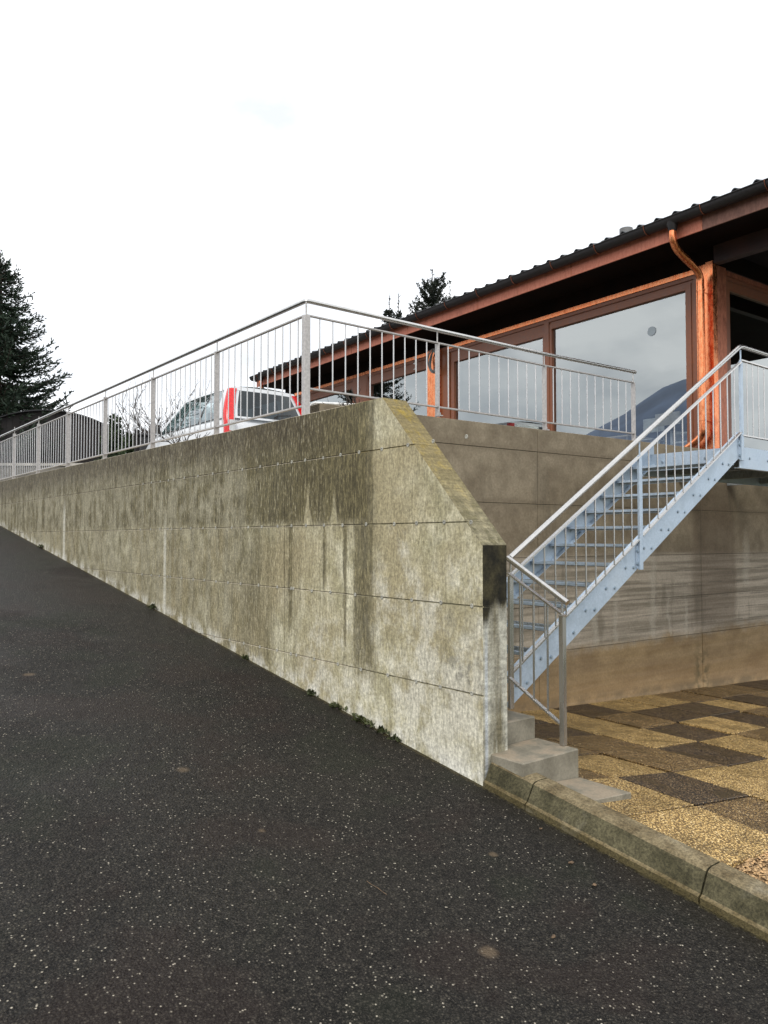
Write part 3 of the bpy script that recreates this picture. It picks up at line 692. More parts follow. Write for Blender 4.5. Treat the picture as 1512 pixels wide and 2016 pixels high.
oval_rail([Vector((XS, 3.325, sy(3.325, 1.187, 1.462))), Vector((XS, 3.868, 1.456))], .0215, .0215, 'handrail', M['steel'], sr)

# ------------------------------------------------------------------ building
bd = thing('building', 'low building with copper fascia, big brown framed windows and dark tiled roof', 'building', bp(0, 0, 2.70))
def bbox(a0, a1, b0, b1, z0, z1, name, mat, parent=bd, bevel=0.):
    m_ = MB(); vs_ = [bp(a, b, z) for z in (z0, z1) for a, b in ((a0, b0), (a0, b1), (a1, b1), (a1, b0))]
    # orientation: (a,b) with A x B = -Z, so order a0b0,a0b1,a1b1,a1b0 is counter-clockwise seen from above
    m_.add(vs_, [(0,3,2,1),(4,5,6,7),(0,1,5,4),(1,2,6,5),(2,3,7,6),(3,0,4,7)]); return m_.obj(name, mat, parent, bevel)
ZF, ZW = 2.78, 5.49
AL = 12.9
bbox(-.02, AL, .0, 8, 2.3, ZF, 'plinth', M['lowdark'])
bbox(.02, AL-.3, .3, 6, ZF, ZF+.01, 'floor', M['floor_in'])
bbox(.3, AL-.3, 5.6, 5.8, ZF, 5.6, 'inner_wall', M['interior'])
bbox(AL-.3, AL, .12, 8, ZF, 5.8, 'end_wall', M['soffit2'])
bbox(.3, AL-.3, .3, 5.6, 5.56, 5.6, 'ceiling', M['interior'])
# lintel zone over the windows
bbox(.0, AL, .02, .22, 5.57, 5.95, 'lintel', M['soffit'])
bbox(-.0, .20, .24, 7.5, 5.57, 5.95, 'lintel', M['soffit'])
# copper trims over the windows
def trims(a0, a1): bbox(a0, a1, -.012, .05, 5.50, 5.572, 'copper_trim', M['copper'])
trims(.245, 5.88); trims(6.50, 8.9); trims(8.9, 12.3)
bbox(.232, .250, -.014, .05, ZF, 5.575, 'copper_trim', M['copper'])
def window(a0, a1, glass, zt=5.495, z0=ZF, top=.17, side=.17, bot=.10, sash=False, gm='glass'):
    ga0, ga1, gz0, gz1 = glass
    m_ = MB()
    def q(aa0, aa1, zz0, zz1, b0=.03, b1=.13):
        vs_ = [bp(a, b, z) for z in (zz0, zz1) for a, b in ((aa0, b0), (aa0, b1), (aa1, b1), (aa1, b0))]
        m_.add(vs_, [(0,3,2,1),(4,5,6,7),(0,1,5,4),(1,2,6,5),(2,3,7,6),(3,0,4,7)])
    q(a0, a1, gz1, zt); q(a0, a1, z0, gz0); q(a0, ga0, gz0, gz1); q(ga1, a1, gz0, gz1)
    # raised outer frame, leaving a shadow gap to the sash
    for (x0, x1, y0, y1) in ((a0, a1, zt-.055, zt), (a0, a0+.055, z0, zt-.055), (a1-.055, a1, z0, zt-.055)): q(x0, x1, y0, y1, .005, .03)
    for (x0, x1, y0, y1) in ((ga0-.09, ga1+.09, gz1, gz1+.09), (ga0-.09, ga0, gz0, gz1), (ga1, ga1+.09, gz0, gz1), (ga0-.09, ga1+.09, gz0-.05, gz0)): q(x0, x1, y0, y1, .016, .03)
    f = m_.obj('window', M['frame'], bd)
    g = MB(); g.add([bp(ga0-.01, .07, gz0-.01), bp(ga1+.01, .07, gz0-.01), bp(ga1+.01, .07, gz1+.01), bp(ga0-.01, .07, gz1+.01)], [(0,1,2,3)]); g.obj('pane', M[gm], f)
    return f
w1 = window(.25, 3.185, (.45, 3.075, 2.86, 5.31))
window(3.185, 5.88, (3.285, 5.70, 2.86, 5.215))
window(6.50, 8.85, (6.54, 8.73, 2.86, 5.235))
window(9.38, 12.3, (9.46, 12.15, 2.86, 5.26))
# sticker disc on the first pane
m_ = MB(); c0 = bp(1.07, .062, 4.835); m_.prism([c0+Ap*(.075*cos(2*pi*k/24))+UP*(.075*sin(2*pi*k/24)) for k in range(24)], Bp*.003); m_.obj('round_sticker', M['sticker'], w1)
# pillars
bbox(.02, .230, -.004, .2, ZF, 5.60, 'corner_pillar', M['copper'])
bbox(5.885, 6.10, .01, .2, ZF, 5.57, 'pillar', M['frame']); bbox(6.105, 6.495, -.05, .2, ZF, 5.57, 'pillar', M['copper'])
bbox(8.855, 9.375, .0, .2, ZF, 5.57, 'pillar', M['frame']); bbox(12.305, AL-.01, .0, .11, ZF, 5.57, 'pillar', M['frame'])
bbox(-.004, .12, .10, .345, ZF, 5.58, 'corner_pillar', M['copper_dull'])
bbox(-.01, .10, -.012, .095, ZF, 5.62, 'corner_pillar', M['copper'])
# end face (facing the camera side), window beyond the corner
def bwin(b0, b1, gb0, gb1, gz0, gz1, zt=5.47):
    m_ = MB()
    def q(bb0, bb1, zz0, zz1, a0=.03, a1=.13):
        vs_ = [bp(a, b, z) for z in (zz0, zz1) for a, b in ((a0, bb0), (a0, bb1), (a1, bb1), (a1, bb0))]
        m_.add(vs_, [(0,3,2,1),(4,5,6,7),(0,1,5,4),(1,2,6,5),(2,3,7,6),(3,0,4,7)])
    q(b0, b1, gz1, zt); q(b0, b1, ZF, gz0); q(b0, gb0, gz0, gz1); q(gb1, b1, gz0, gz1)
    for (x0, x1, y0, y1) in ((b0, b1, zt-.05, zt), (b0, b0+.045, ZF, zt-.05), (b1-.045, b1, ZF, zt-.05)): q(x0, x1, y0, y1, .004, .03)
    f = m_.obj('window', M['frame'], bd)
    g = MB(); g.add([bp(.07, gb0-.01, gz0-.01), bp(.07, gb1+.01, gz0-.01), bp(.07, gb1+.01, gz1+.01), bp(.07, gb0-.01, gz1+.01)], [(0,1,2,3)]); g.obj('pane', M['glassdark'], f)
bwin(.35, 3.6, .50, 3.45, 2.90, 5.29); bwin(3.62, 6.6, 3.75, 6.45, 2.90, 5.29)
bbox(-.012, .05, .35, 6.6, 5.475, 5.545, 'copper_trim', M['copper_dull'])
bbox(.0, .2, .24, 6.6, 5.55, 5.568, 'lintel_board', M['soffit2'])
# eaves
FB = -.72; A0, A1 = -4.2, 13.25
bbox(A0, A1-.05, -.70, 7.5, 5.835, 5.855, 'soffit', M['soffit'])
bbox(-1.6, -.02, .0, .14, 5.58, 5.834, 'purlin', M['soffit2'])
bbox(-1.05, -.93, .3, 7, 5.62, 5.834, 'purlin', M['soffit2'])
fa = [A0, -2.2, -.28, 2.0, 4.2, 6.3, 8.4, 10.5, A1-.05]
for a, b in zip(fa[:-1], fa[1:]): bbox(a+.003, b-.003, FB, FB+.02, 5.805, 6.05, 'fascia_board', M['fascia'] if a > -.5 else M['fascia2'])
for a in fa[1:-1]: bbox(a-.012, a+.012, FB-.004, FB, 5.803, 6.04, 'fascia_seam', M['copper_dull'])
# gutter: half-round
gb, gz, gr = FB-.098, 6.068, .096
g_ = MB(); vs_ = []; fs = []; prof = [(gb-gr-.006, gz+.008)]+[(gb-gr*cos(t), gz-gr*sin(t)) for t in np.linspace(0, pi, 13)]+[(gb+gr-.004, gz)]+[(gb-(gr-.004)*cos(t), gz-(gr-.004)*sin(t)) for t in np.linspace(pi, 0, 13)]
n = len(prof)
for a in (A0, A1): vs_ += [bp(a, b, z) for b, z in prof]
fs = [(q, q+n, (q+1) % n+n, (q+1) % n) for q in range(n)]
g_.add(vs_, fs, True); g_.prism([bp(A1, b, z) for b, z in prof[1:14]], Ap*.004); gut = g_.obj('gutter', M['gutter'], bd)
# bead on the gutter edge
MB().tube([bp(A0, gb-gr-.004, gz+.006), bp(A1, gb-gr-.004, gz+.006)], .009, 8).obj('gutter_bead', M['gutter'], gut)
for k in range(20):
    a = -3.9+k*.88; m_ = MB()
    pts = [bp(a, gb-(gr+.003)*cos(t), gz-(gr+.003)*sin(t)) for t in np.linspace(-.15, pi*.95, 10)]
    for p, q in zip(pts[:-1], pts[1:]): m_.beam(p, q, .022, .004, up=Ap)
    m_.obj('gutter_bracket', M['copper_dull'], gut)
def downpipe(a, low_elbow):
    f = MB(); f.tube([bp(a, gb, gz-.05), bp(a, gb, gz-.09), bp(a, gb+.005, gz-.19)], [.085, .075, .05], 16, caps=False); 
    pts = [bp(a, gb, gz-.165), bp(a, gb+.003, gz-.27), bp(a, gb+.04, gz-.37), bp(a, gb+.14, gz-.44), bp(a, gb+.46, gz-.55), bp(a, gb+.61, gz-.62), bp(a, gb+.67, gz-.70), bp(a, gb+.675, gz-.80)]
    if low_elbow: pts += [bp(a, gb+.675, 3.20), bp(a+.01, gb+.675, 3.11), bp(a+.06, gb+.67, 3.03), bp(a+.28, gb+.66, 2.90), bp(a+.34, gb+.655, 2.84)]
    else: pts += [bp(a, gb+.675, 2.72)]
    # smooth
    P = [Vector(p) for p in pts]
    for _ in range(2):
        Q = [P[0]]
        for i in range(len(P)-1): Q += [P[i]*.75+P[i+1]*.25, P[i]*.25+P[i+1]*.75]
        P = Q+[P[-1]]
    d = MB().tube(P, .051, 16, caps=False).obj('downpipe', M['copper'], bd)
    f.obj('outlet_funnel', M['gutter'], d)
    for z in (5.18, 3.30): 
        m2 = MB(); m2.tube([bp(a, gb+.675, z-.012), bp(a, gb+.675, z+.012)], .056, 16); m2.tube([bp(a-.03, gb+.66, z), bp(a-.085, gb+.655, z)], .006, 6); m2.tube([bp(a+.02, gb+.675, z), bp(a+.02, -.0, z)], .006, 6); m2.obj('pipe_clamp', M['copper'], d)
downpipe(.10, True); downpipe(12.75, False)
# roof
RP = radians(14)
def rp(a, s, h=0): return bp(a, FB-.04+s*cos(RP), 6.075+s*sin(RP)) + (Vector((0,0,cos(RP)))-Bp*sin(RP))*h
rf = MB(); rf.prism([rp(A0, 0, -.005), rp(A0, 9, -.005), rp(A0, 9, -.10), rp(A0, .1, -.10)], Ap*(A1-A0-.02)); roof = rf.obj('roof', M['soffit'], bd)
tw = .292
def tile_mesh():
    m_ = MB(); K = 12; vs_ = []; fs = []
    for s_, lift in ((0, .012), (.36, .0)):
        for lay in (0, 1):
            for k in range(K+1):
                t = k/K; h = .070*math.exp(-((t-.62)/.2)**2) - .006*cos(2*pi*t) + lift
                vs_.append((t*(tw+.02), s_, h+.016*lay))
    n = K+1
    for k in range(K):
        fs += [(n+k, n+k+1, 3*n+k+1, 3*n+k), (k+1, k, 2*n+k, 2*n+k+1), (k, k+1, n+k+1, n+k)]
    m_.add(vs_, fs, False); return m_
tmsh = tile_mesh()
axA, axS, axH = Ap, (Bp*cos(RP)+UP*sin(RP)), (UP*cos(RP)-Bp*sin(RP))
Rm = Matrix((axA, axS, axH)).transposed().to_4x4()
tmes = tmsh.mesh('roof_tile', M['rooftile'])
cnt = int((A1-A0)/tw)
for k in range(cnt):
    o = bpy.data.objects.new('roof_tile', tmes); COL.objects.link(o)
    o.matrix_world = Matrix.Translation(rp(A0+k*tw, -.015, .008+random.uniform(0, .004))) @ Rm
    mw = o.matrix_world.copy(); o.parent = roof; o.matrix_parent_inverse = world_of(roof).inverted(); o.matrix_basis = mw
rest = MB()
for r in range(1, 26):
    for k in range(cnt):
        o_ = rp(A0+k*tw, -.015+r*.335, .008); rest.add([o_+axA*v[0]+axS*v[1]+axH*v[2] for v in tmsh.v], [f for i, f in enumerate(tmsh.f) if i % 3 != 1])
stuff(rest.obj('roof_tiles', M['rooftile'], roof))
for a, s in ((1.45, .75), (1.85, .78)):
    m_ = MB(); c = rp(a, s, .0); h = .25 if a < 1.6 else .17
    m_.tube([c, c+UP*h], .085, 16); m_.tube([c+UP*(h-.05), c+UP*(h+.05)], .105, 16); m_.obj('roof_vent', M['potgrey'], roof, bevel=.006)
m_ = MB(); m_.prism([rp(A1-.02, 0, -.12), rp(A1-.02, 9, -.12), rp(A1-.02, 9, .06), rp(A1-.02, 0, .06)], Ap*.03); m_.obj('verge_board', M['soffit'], roof)

# furniture seen through the panes
def table(loc, sx, sy, h, label):
    t = thing('table', label, 'table', loc); x, y, z = loc
    MB().box((x-sx/2, y-sy/2, z+h-.03), (x+sx/2, y+sy/2, z+h)).obj('tabletop', M['palewood'], t, bevel=.004)
    for i in (-1, 1):
        for j in (-1, 1): MB().tube([(x+i*(sx/2-.06), y+j*(sy/2-.06), z), (x+i*(sx/2-.06), y+j*(sy/2-.06), z+h-.03)], .018, 8).obj('leg', M['steel'], t)
    return t
zf = ZF+.011
p = bp(2.6, 1.0, zf); table(p, 1.0, 1.4, .55, 'low pale wooden table standing just inside the widest window pane')
cab = thing('cabinet', 'low pale cabinet inside the second window from the corner', 'cabinet', bp(3.9, .8, zf))
p = bp(3.9, .8, zf); MB().box((p.x-.25, p.y-.7, zf), (p.x+.25, p.y+.7, zf+.45)).obj('cabinet_body', M['palewood'], cab, bevel=.005); MB().box((p.x-.27, p.y-.72, zf+.452), (p.x+.27, p.y+.72, zf+.475)).obj('cabinet_top', M['whiteplastic'], cab, bevel=.004)
ch = thing('chair', 'light metal framed chair inside the widest window pane', 'chair', bp(1.75, .9, zf))
p = bp(1.75, .9, zf)
MB().box((p.x-.21, p.y-.21, zf+.44), (p.x+.21, p.y+.21, zf+.465)).obj('seat', M['whiteplastic'], ch, bevel=.006)
MB().box((p.x+.17, p.y-.20, zf+.62), (p.x+.195, p.y+.20, zf+.86)).obj('backrest', M['whiteplastic'], ch, bevel=.006)
for i in (-1, 1):
    for j in (-1, 1): MB().tube([(p.x+i*.19, p.y+j*.19, zf), (p.x+i*.18, p.y+j*.18, zf+(.86 if i > 0 else .44))], .011, 8).obj('leg', M['steel'], ch)
pn = thing('pinboard', 'small beige board hung by a cable behind the glass near the corner', 'board', bp(1.1, .5, 3.45))
m_ = MB(); c = bp(1.1, .5, 3.50); m_.add(*boxo(c, Ap*.22, Bp*.012, UP*.10)); m_.obj('board', M['beige'], pn)
MB().tube([bp(1.3, .5, 3.45), bp(1.28, .5, 3.2), bp(1.2, .5, 2.98), bp(1.2, .5, 2.80)], .008, 6).obj('cable', M['whiteplastic'], pn)
sh = thing('shelf', 'low white shelf rack behind the glass beside the copper corner pillar', 'shelf', bp(.8, .8, zf))
for k in range(4):
    m_ = MB(); c = bp(.8, .8, zf+.06+k*.14); m_.add(*boxo(c, Ap*.32, Bp*.16, UP*.012)); m_.obj('shelf_board', M['whiteplastic'], sh)
for i in (-1, 1): MB().add(*boxo(bp(.8+i*.335, .8, zf+.27), Ap*.012, Bp*.16, UP*.27)).obj('side_panel', M['whiteplastic'], sh)

# cable coil hung at the second pillar
cc = thing('cable_coil', 'coil of grey cable hanging on the copper pillar under the eave', 'cable', bp(6.25, -.12, 5.3))
for k in range(7):
    rr = random.uniform(.13, .17); sx_ = random.uniform(.7, 1.0); ox = random.uniform(-.04, .04); ph = random.uniform(0, 6)
    pts = [bp(6.2+ox+rr*sx_*cos(w), -.10-.02*k*.5+.02*sin(w*2+ph), 5.30+rr*1.5*sin(w)) for w in np.linspace(0, 2*pi, 22)]
    MB().tube(pts, .010, 6, caps=False).obj('cable_loop', M['cable'], cc)
tr = thing('wire_curls', 'small curled wires dangling left of the cable coil under the eave', 'wire', bp(6.9, -.1, 5.45))
for k in range(4):
    pts = [bp(6.85+.035*cos(w)+.02*k, -.08+.01*w*.1, 5.52-.02*w+.03*sin(w)) for w in np.linspace(0, 9+k*2, 30)]
    MB().tube(pts, .004, 5, caps=False).obj('wire', M['whiteplastic'], tr)

# ------------------------------------------------------------------ car on the terrace
def car():
    R0 = Vector((6.42, 12.6, 2.70)); c = thing('parked_car', 'white family car seen from behind with tall red tail lamps, parked behind the ramp railing', 'car', R0)
    W = .90
    def P(l, w, z): return Vector((R0.x+W+w*1.10, R0.y+l*1.06, R0.z+z*1.13))     # l forward, w right, z up
    # lower body: cross sections along the length
    secs = [(-.02, .42, .62, .60, .80), (.02, .28, .90, .78, .84), (.12, .22, 1.0, .835, .86), (.6, .2, 1.0, .86, .86), (1.6, .2, .99, .87, .86), (2.6, .2, .97, .86, .86), (3.2, .2, .95, .84, .86), (3.75, .22, .86, .80, .84), (4.08, .28, .72, .70, .78), (4.2, .38, .60, .58, .66)]
    vs_, fs = [], []
    for l, z0, z1, wt_, wm in secs:
        half = [(0, z0), (wm*.85, z0), (wm*.98, z0+(z1-z0)*.15), (wm, z0+(z1-z0)*.5), (wt_*.99, z0+(z1-z0)*.86), (wt_*.93, z1), (0, z1+.02)]
        ringp = half+[(-a, b) for a, b in half[-2:0:-1]]
        vs_ += [P(l, a, b) for a, b in ringp]
    n = 12
    for i in range(len(secs)-1):
        for k in range(n): fs.append((i*n+k, i*n+(k+1) % n, (i+1)*n+(k+1) % n, (i+1)*n+k))
    fs += [tuple(range(n-1, -1, -1)), tuple(len(vs_)-n+k for k in range(n))]
    body = MB().add(vs_, fs, True).obj('body', M['carpaint'], c)
    # greenhouse: pillars + roof, glass set between
    bot = [(.06, .80), (.35, .825), (1.2, .83), (2.2, .83), (3.0, .80), (3.30, .60)]; 
    def gz0(l): return .985-.01*l
    def roofz(l): return 1.60-.035*((l-1.3)/1.2)**2
    # side surface points: s along, t height 0..1
    def side(l, t, sgn, o=0.):
        # lean: rear leans forward, front leans back strongly
        lb = l; lt = .30+(l-.06)*(2.28-.30)/(3.25-.06)
        ll = lb+(lt-lb)*t; wb = .825 if l < 2.9 else .825-.1*(l-2.9)
        w = wb+(.62-wb)*(max(t, 0.)**1.35); z = gz0(ll)+(roofz(ll)-.05-gz0(ll))*t
        return P(ll, sgn*(w+o), z)
    def strip(l0, l1, t0, t1, sgn, o, name, mat, nl=6, ntt=4, parent=c):
        vs_ = [side(l0+(l1-l0)*i/nl, t0+(t1-t0)*j/ntt, sgn, o) for j in range(ntt+1) for i in range(nl+1)]; m = nl+1
        fs = [(j*m+i, j*m+i+1, (j+1)*m+i+1, (j+1)*m+i) for j in range(ntt) for i in range(nl)]
        if sgn < 0: fs = [f[::-1] for f in fs]
        return MB().add(vs_, fs, True).obj(name, mat, parent)
    for sgn in (-1, 1):
        for l0, l1, nm in ((.06, .42, 'pillar'), (1.12, 1.20, 'pillar'), (2.02, 2.12, 'pillar'), (2.98, 3.25, 'pillar')):
            strip(l0, l1, 0, 1, sgn, .0, nm, M['carpaint'] if l0 < .1 or l0 > 2.5 else M['blackplastic'], 3)
        for l0, l1 in ((.42, 1.12), (1.20, 2.02), (2.12, 2.98)):
            strip(l0, l1, .03, .93, sgn, -.006, 'side_window', M['carglass'])
        strip(.42, 2.98, .93, 1.0, sgn, 0, 'roof_rail', M['carpaint'], 8, 1); strip(.42, 2.98, 0, .035, sgn, .002, 'window_trim', M['blackplastic'], 8, 1)
    # roof skin
    vs_ = []; nl, nw = 10, 8
    for i in range(nl+1):
        l = .06+(3.25-.06)*i/nl; a = side(l, 1, -1); b = side(l, 1, 1)
        for j in range(nw+1):
            t = j/nw; p = a.lerp(b, t); p.z += .055*(1-(2*t-1)**2); vs_.append(p)
    m = nw+1
    MB().add(vs_, [(i*m+j, i*m+j+1, (i+1)*m+j+1, (i+1)*m+j) for i in range(nl) for j in range(nw)], True).obj('roof', M['carpaint'], c)
    # rear window + tailgate frame, windscreen
    def face(l, name, mat, t0, t1, w0, w1, push, bulge):
        vs_ = []; nn, mm = 6, 8
        for j in range(nn+1):
            t = t0+(t1-t0)*j/nn; a = side(l, t, -1); b = side(l, t, 1)
            for i in range(mm+1):
                s_ = w0+(w1-w0)*i/mm; p = a.lerp(b, s_); p.y += push+bulge*(1-(2*s_-1)**2); vs_.append(p)
        m = mm+1
        return MB().add(vs_, [(j*m+i, j*m+i+1, (j+1)*m+i+1, (j+1)*m+i) for j in range(nn) for i in range(mm)], True).obj(name, mat, c)
    face(.06, 'rear_window', M['carglassd'], .05, .90, .12, .88, -.012, -.06); face(.06, 'tailgate', M['carpaint'], -.02, .055, 0, 1, -.01, -.06); face(.06, 'tailgate', M['carpaint'], .895, 1.02, 0, 1, -.01, -.06)
    for a_, b_ in ((.0, .125), (.875, 1.)): face(.06, 'tail_pillar', M['carpaint'], .05, .9, a_, b_, -.006, -.06)
    face(3.25, 'windscreen', M['carglass'], 0, .97, .05, .95, .0, .10)
    # tall tail lamps wrapping the rear corners
    for sgn in (-1, 1):
        vs_, fs = [], []
        rows = [(.62, 0), (.75, 0), (.88, 0), (1.0, 0), (1.12, .12), (1.26, .33), (1.40, .56), (1.50, .74)]
        for z, t in rows:
            base = side(.06, max(0, (z-.98)/.57), sgn) if z > .98 else P(.02 if z > .7 else 0., sgn*.835, z)
            base.z = R0.z+z*1.13
            wdt = .15 if z < 1.3 else .12
            for dl, dw in ((.10, .012), (.04, .020), (-.025, -.005), (-.035, -wdt)): vs_.append(base+Vector((sgn*dw, dl, 0)))
        for i in range(len(rows)-1):
            for k in range(3): fs.append((i*4+k, i*4+k+1, (i+1)*4+k+1, (i+1)*4+k))
        if sgn > 0: fs = [f[::-1] for f in fs]
        lamp = MB().add(vs_, fs, True).obj('tail_lamp', M['redlamp'], c)
        b0 = P(-.042, sgn*.76, .84); MB().add(*boxo(b0, Vector((.055, 0, 0)), Vector((0, .008, 0)), Vector((0, 0, .10)))).obj('reversing_lens', M['clearlamp'], lamp)
    # wiper, wheels, mirrors, seats, bumper
    w_ = MB(); w_.tube([P(-.06, .05, 1.03), P(-.09, .05, 1.06), P(-.02, .36, 1.10)], .012, 6); w_.tube([P(-.09, .05, 1.03), P(-.03, .05, 1.03)], .028, 10); w_.obj('rear_wiper', M['blackplastic'], c)
    for l in (.72, 3.42):
        for sgn in (-1, 1):
            wh = MB().tube([P(l, sgn*.70, .31), P(l, sgn*.72, .31), P(l, sgn*.87, .31), P(l, sgn*.89, .31)], [.27, .31, .31, .27], 22).obj('wheel', M['tyre'], c)
            MB().tube([P(l, sgn*.875, .31), P(l, sgn*.895, .31)], [.20, .18], 14).obj('rim', M['rim'], wh)
    for sgn in (-1, 1):
        m2 = MB(); m2.add(*boxo(P(2.85, sgn*.95, 1.04), Vector((.10, 0, 0)), Vector((0, .05, 0)), Vector((0, 0, .07)))); m2.add(*boxo(P(2.87, sgn*.84, 1.0), Vector((.05, 0, 0)), Vector((0, .02, 0)), Vector((0, 0, .03)))); m2.obj('wing_mirror', M['blackplastic'], c, bevel=.015)
    for l in (1.25, 2.15):
        for w in (-.4, .4):
            m2 = MB(); m2.add(*boxo(P(l, w, .95), Vector((.22, 0, 0)), Vector((0, .06, 0)), Vector((0, 0, .30)))); m2.add(*boxo(P(l, w, 1.32), Vector((.11, 0, 0)), Vector((0, .05, 0)), Vector((0, 0, .08)))); m2.obj('seat', M['seatcloth'], c, bevel=.03)
    m2 = MB(); m2.add(*boxo(P(-.05, 0, .45), Vector((.72, 0, 0)), Vector((0, .05, 0)), Vector((0, 0, .11)))); m2.obj('bumper', M['carpaint'], c, bevel=.03)
    m2 = MB(); m2.add(*boxo(P(4.1, .0, .5), Vector((.45, 0, 0)), Vector((0, .1, 0)), Vector((0, 0, .06)))); m2.obj('grille', M['blackplastic'], c, bevel=.01)
    for sgn in (-1, 1):
        m2 = MB(); m2.add(*boxo(P(4.03, sgn*.60, .62), Vector((.14, 0, 0)), Vector((0, .10, 0)), Vector((0, 0, .07)))); m2.obj('headlight', M['clearlamp'], c, bevel=.03)
    return c
car()

# ------------------------------------------------------------------ vegetation
def conifer(name, label, loc, H, R, mat, dens=1., lvl=.24, group=None, seed=1, bare_top=0., azr=None, h0=.08):
    r = np.random.default_rng(seed); t = thing(name, label, 'tree', loc, group); bx_, by_, bz_ = loc
    MB().tube([(bx_+.02*sin(k), by_+.02*cos(k*2), bz_+H*k/10) for k in range(11)], [.02+.018*H*(1-k/10) for k in range(11)], 8).obj('trunk', M['bark'], t)
    cards = []; wood = MB()
    def card(p, d, ln, wd):
        sd = np.cross(d, r.normal(size=3)); sd /= np.linalg.norm(sd)+1e-9; e_ = p+d*ln
        cards.append([p-sd*wd*.4, p+d*ln*.45-sd*wd, e_, p+d*ln*.5+sd*wd])
    z = h0*H
    while z < H*.985:
        f = 1-z/H; Lb = R*(f**.80)*(1.0) + .10
        nb = max(4, int(8*dens*(.6+.6*f)))
        for k in range(nb):
            a = r.uniform(0, 2*pi); Lk = Lb*r.uniform(.65, 1.08)*(1 if r.random() > .1 else 1.18)
            da = np.array([cos(a), sin(a), 0]); nseg = max(4, int(Lk/.13)); zz = z+r.uniform(-.12, .12); up = r.uniform(.10, .30)
            pts = []
            for s_ in range(nseg+1):
                q = s_/nseg; pts.append(np.array([bx_, by_, bz_+zz]) + da*Lk*q + np.array([0, 0, Lk*(-.32*q*(1-f*.3)+ (up+.22)*q**2.4) + (.25*Lk*q if f < .12 else 0)]))
            wood.tube(pts[::max(1, nseg//4)], [.018*(1-i/6)+.004 for i in range(len(pts[::max(1, nseg//4)]))], 4, caps=False)
            for s_ in range(1, nseg+1):
                q = s_/nseg; p = pts[s_]; d0 = pts[s_]-pts[s_-1]; d0 /= np.linalg.norm(d0)
                sd0 = np.cross(d0, [0, 0, 1]); sd0 /= np.linalg.norm(sd0)+1e-9
                for sg in (-1, 1):
                    Lt = (.16+.34*Lk*.5*(1-q)*.8)*r.uniform(.6, 1.15)
                    dt = d0*.72+sd0*sg*.62+np.array([0, 0, -.16+.30*q+r.uniform(-.15, .12)]); dt /= np.linalg.norm(dt)
                    nn = max(2, int(Lt/.055*dens))
                    for w in range(nn):
                        pp = p+dt*Lt*w/nn+r.normal(size=3)*.012; dd = dt+r.normal(size=3)*.45; dd /= np.linalg.norm(dd); card(pp, dd, r.uniform(.09, .18), .020)
                for w in range(2): 
                    dd = d0+r.normal(size=3)*.4+np.array([0, 0, .15]); dd /= np.linalg.norm(dd); card(p+r.normal(size=3)*.01, dd, r.uniform(.10, .20), .020)
        z += lvl*(.55+.75*f)
    # leader
    for w in range(60):
        q = r.uniform(.90, 1.03); dd = np.array([r.normal()*.5, r.normal()*.5, .8]); dd /= np.linalg.norm(dd); card(np.array([bx_, by_, bz_+H*q]), dd, .14, .013)
    wood.obj('limbs', M['bark'], t); stuff(quads('needles', cards, mat, t)); return t
conifer('spruce_tree', 'tall dark spruce with upturned branch tips at the left edge above the railing', (5.00, 24.0, 2.4), 7.25, 2.95, M['needles'], dens=1.7, seed=3)

def spire_top(name, label, loc, H, R, seed, group):      # thin young spruce top with wiry upright shoots
    r = np.random.default_rng(seed); t = thing(name, label, 'tree', loc, group); b = Vector(loc)
    MB().tube([b, b+UP*H*.6, b+UP*H], [.12, .05, .012], 6).obj('trunk', M['bark'], t)
    cards = []; wood = MB()
    def shoot(p, d, L_, wdt, dn):
        d = np.array(d, dtype=float); d /= np.linalg.norm(d); p = np.array(p, dtype=float); pts = [p+d*L_*k/5+np.array([0, 0, .10*L_*(k/5)**2]) for k in range(6)]
        wood.tube(pts, [wdt*(1-k/6)+.003 for k in range(6)], 4, caps=False)
        for w in range(int(L_*dn)):
            q = r.random()**1.3*.97; pp = p+d*L_*q+np.array([0, 0, .10*L_*q*q]); dd = d*.7+r.normal(size=3)*.6; dd /= np.linalg.norm(dd); sd = np.cross(dd, r.normal(size=3)); sd /= np.linalg.norm(sd)
            l_ = r.uniform(.08, .17); cards.append([pp-sd*.012, pp+dd*l_*.5-sd*.022, pp+dd*l_, pp+dd*l_*.5+sd*.022])
    z = H*.35
    shoot((b.x, b.y, b.z+H*.35), (0, 0, 1), H*.62, .02, 70)
    while z < H*.93:
        f = 1-z/H
        for k in range(6):
            a = r.uniform(0, 2*pi); Lk = (R*f**.8+.15)*r.uniform(.6, 1.2); d = (cos(a), sin(a), .35+.9*(1-f)*r.uniform(.5, 1.2))
            shoot((b.x, b.y, b.z+z), d, Lk, .014, 75)
            dn = np.array(d)/np.linalg.norm(d)
            for j in range(3):
                q = r.uniform(.4, .95); pp = np.array([b.x, b.y, b.z+z])+dn*Lk*q; shoot(pp, (cos(a)*.4+r.normal()*.3, sin(a)*.4+r.normal()*.3, 1), Lk*r.uniform(.25, .5), .008, 80)
        z += .26
    wood.obj('limbs', M['twig'], t); stuff(quads('needles', cards, M['needles2'], t)); return t
def at(px, dist):      # ground point under a photo column at a distance (metres)
    k = (px-756)/1515; f = Vector((sin(radians(38.505)), cos(radians(38.505)), 0)); r_ = Vector((f.y, -f.x, 0)); return (f+r_*k)*dist
def ztoh(py, dist): return 1.6+(1060-py)/1515*dist
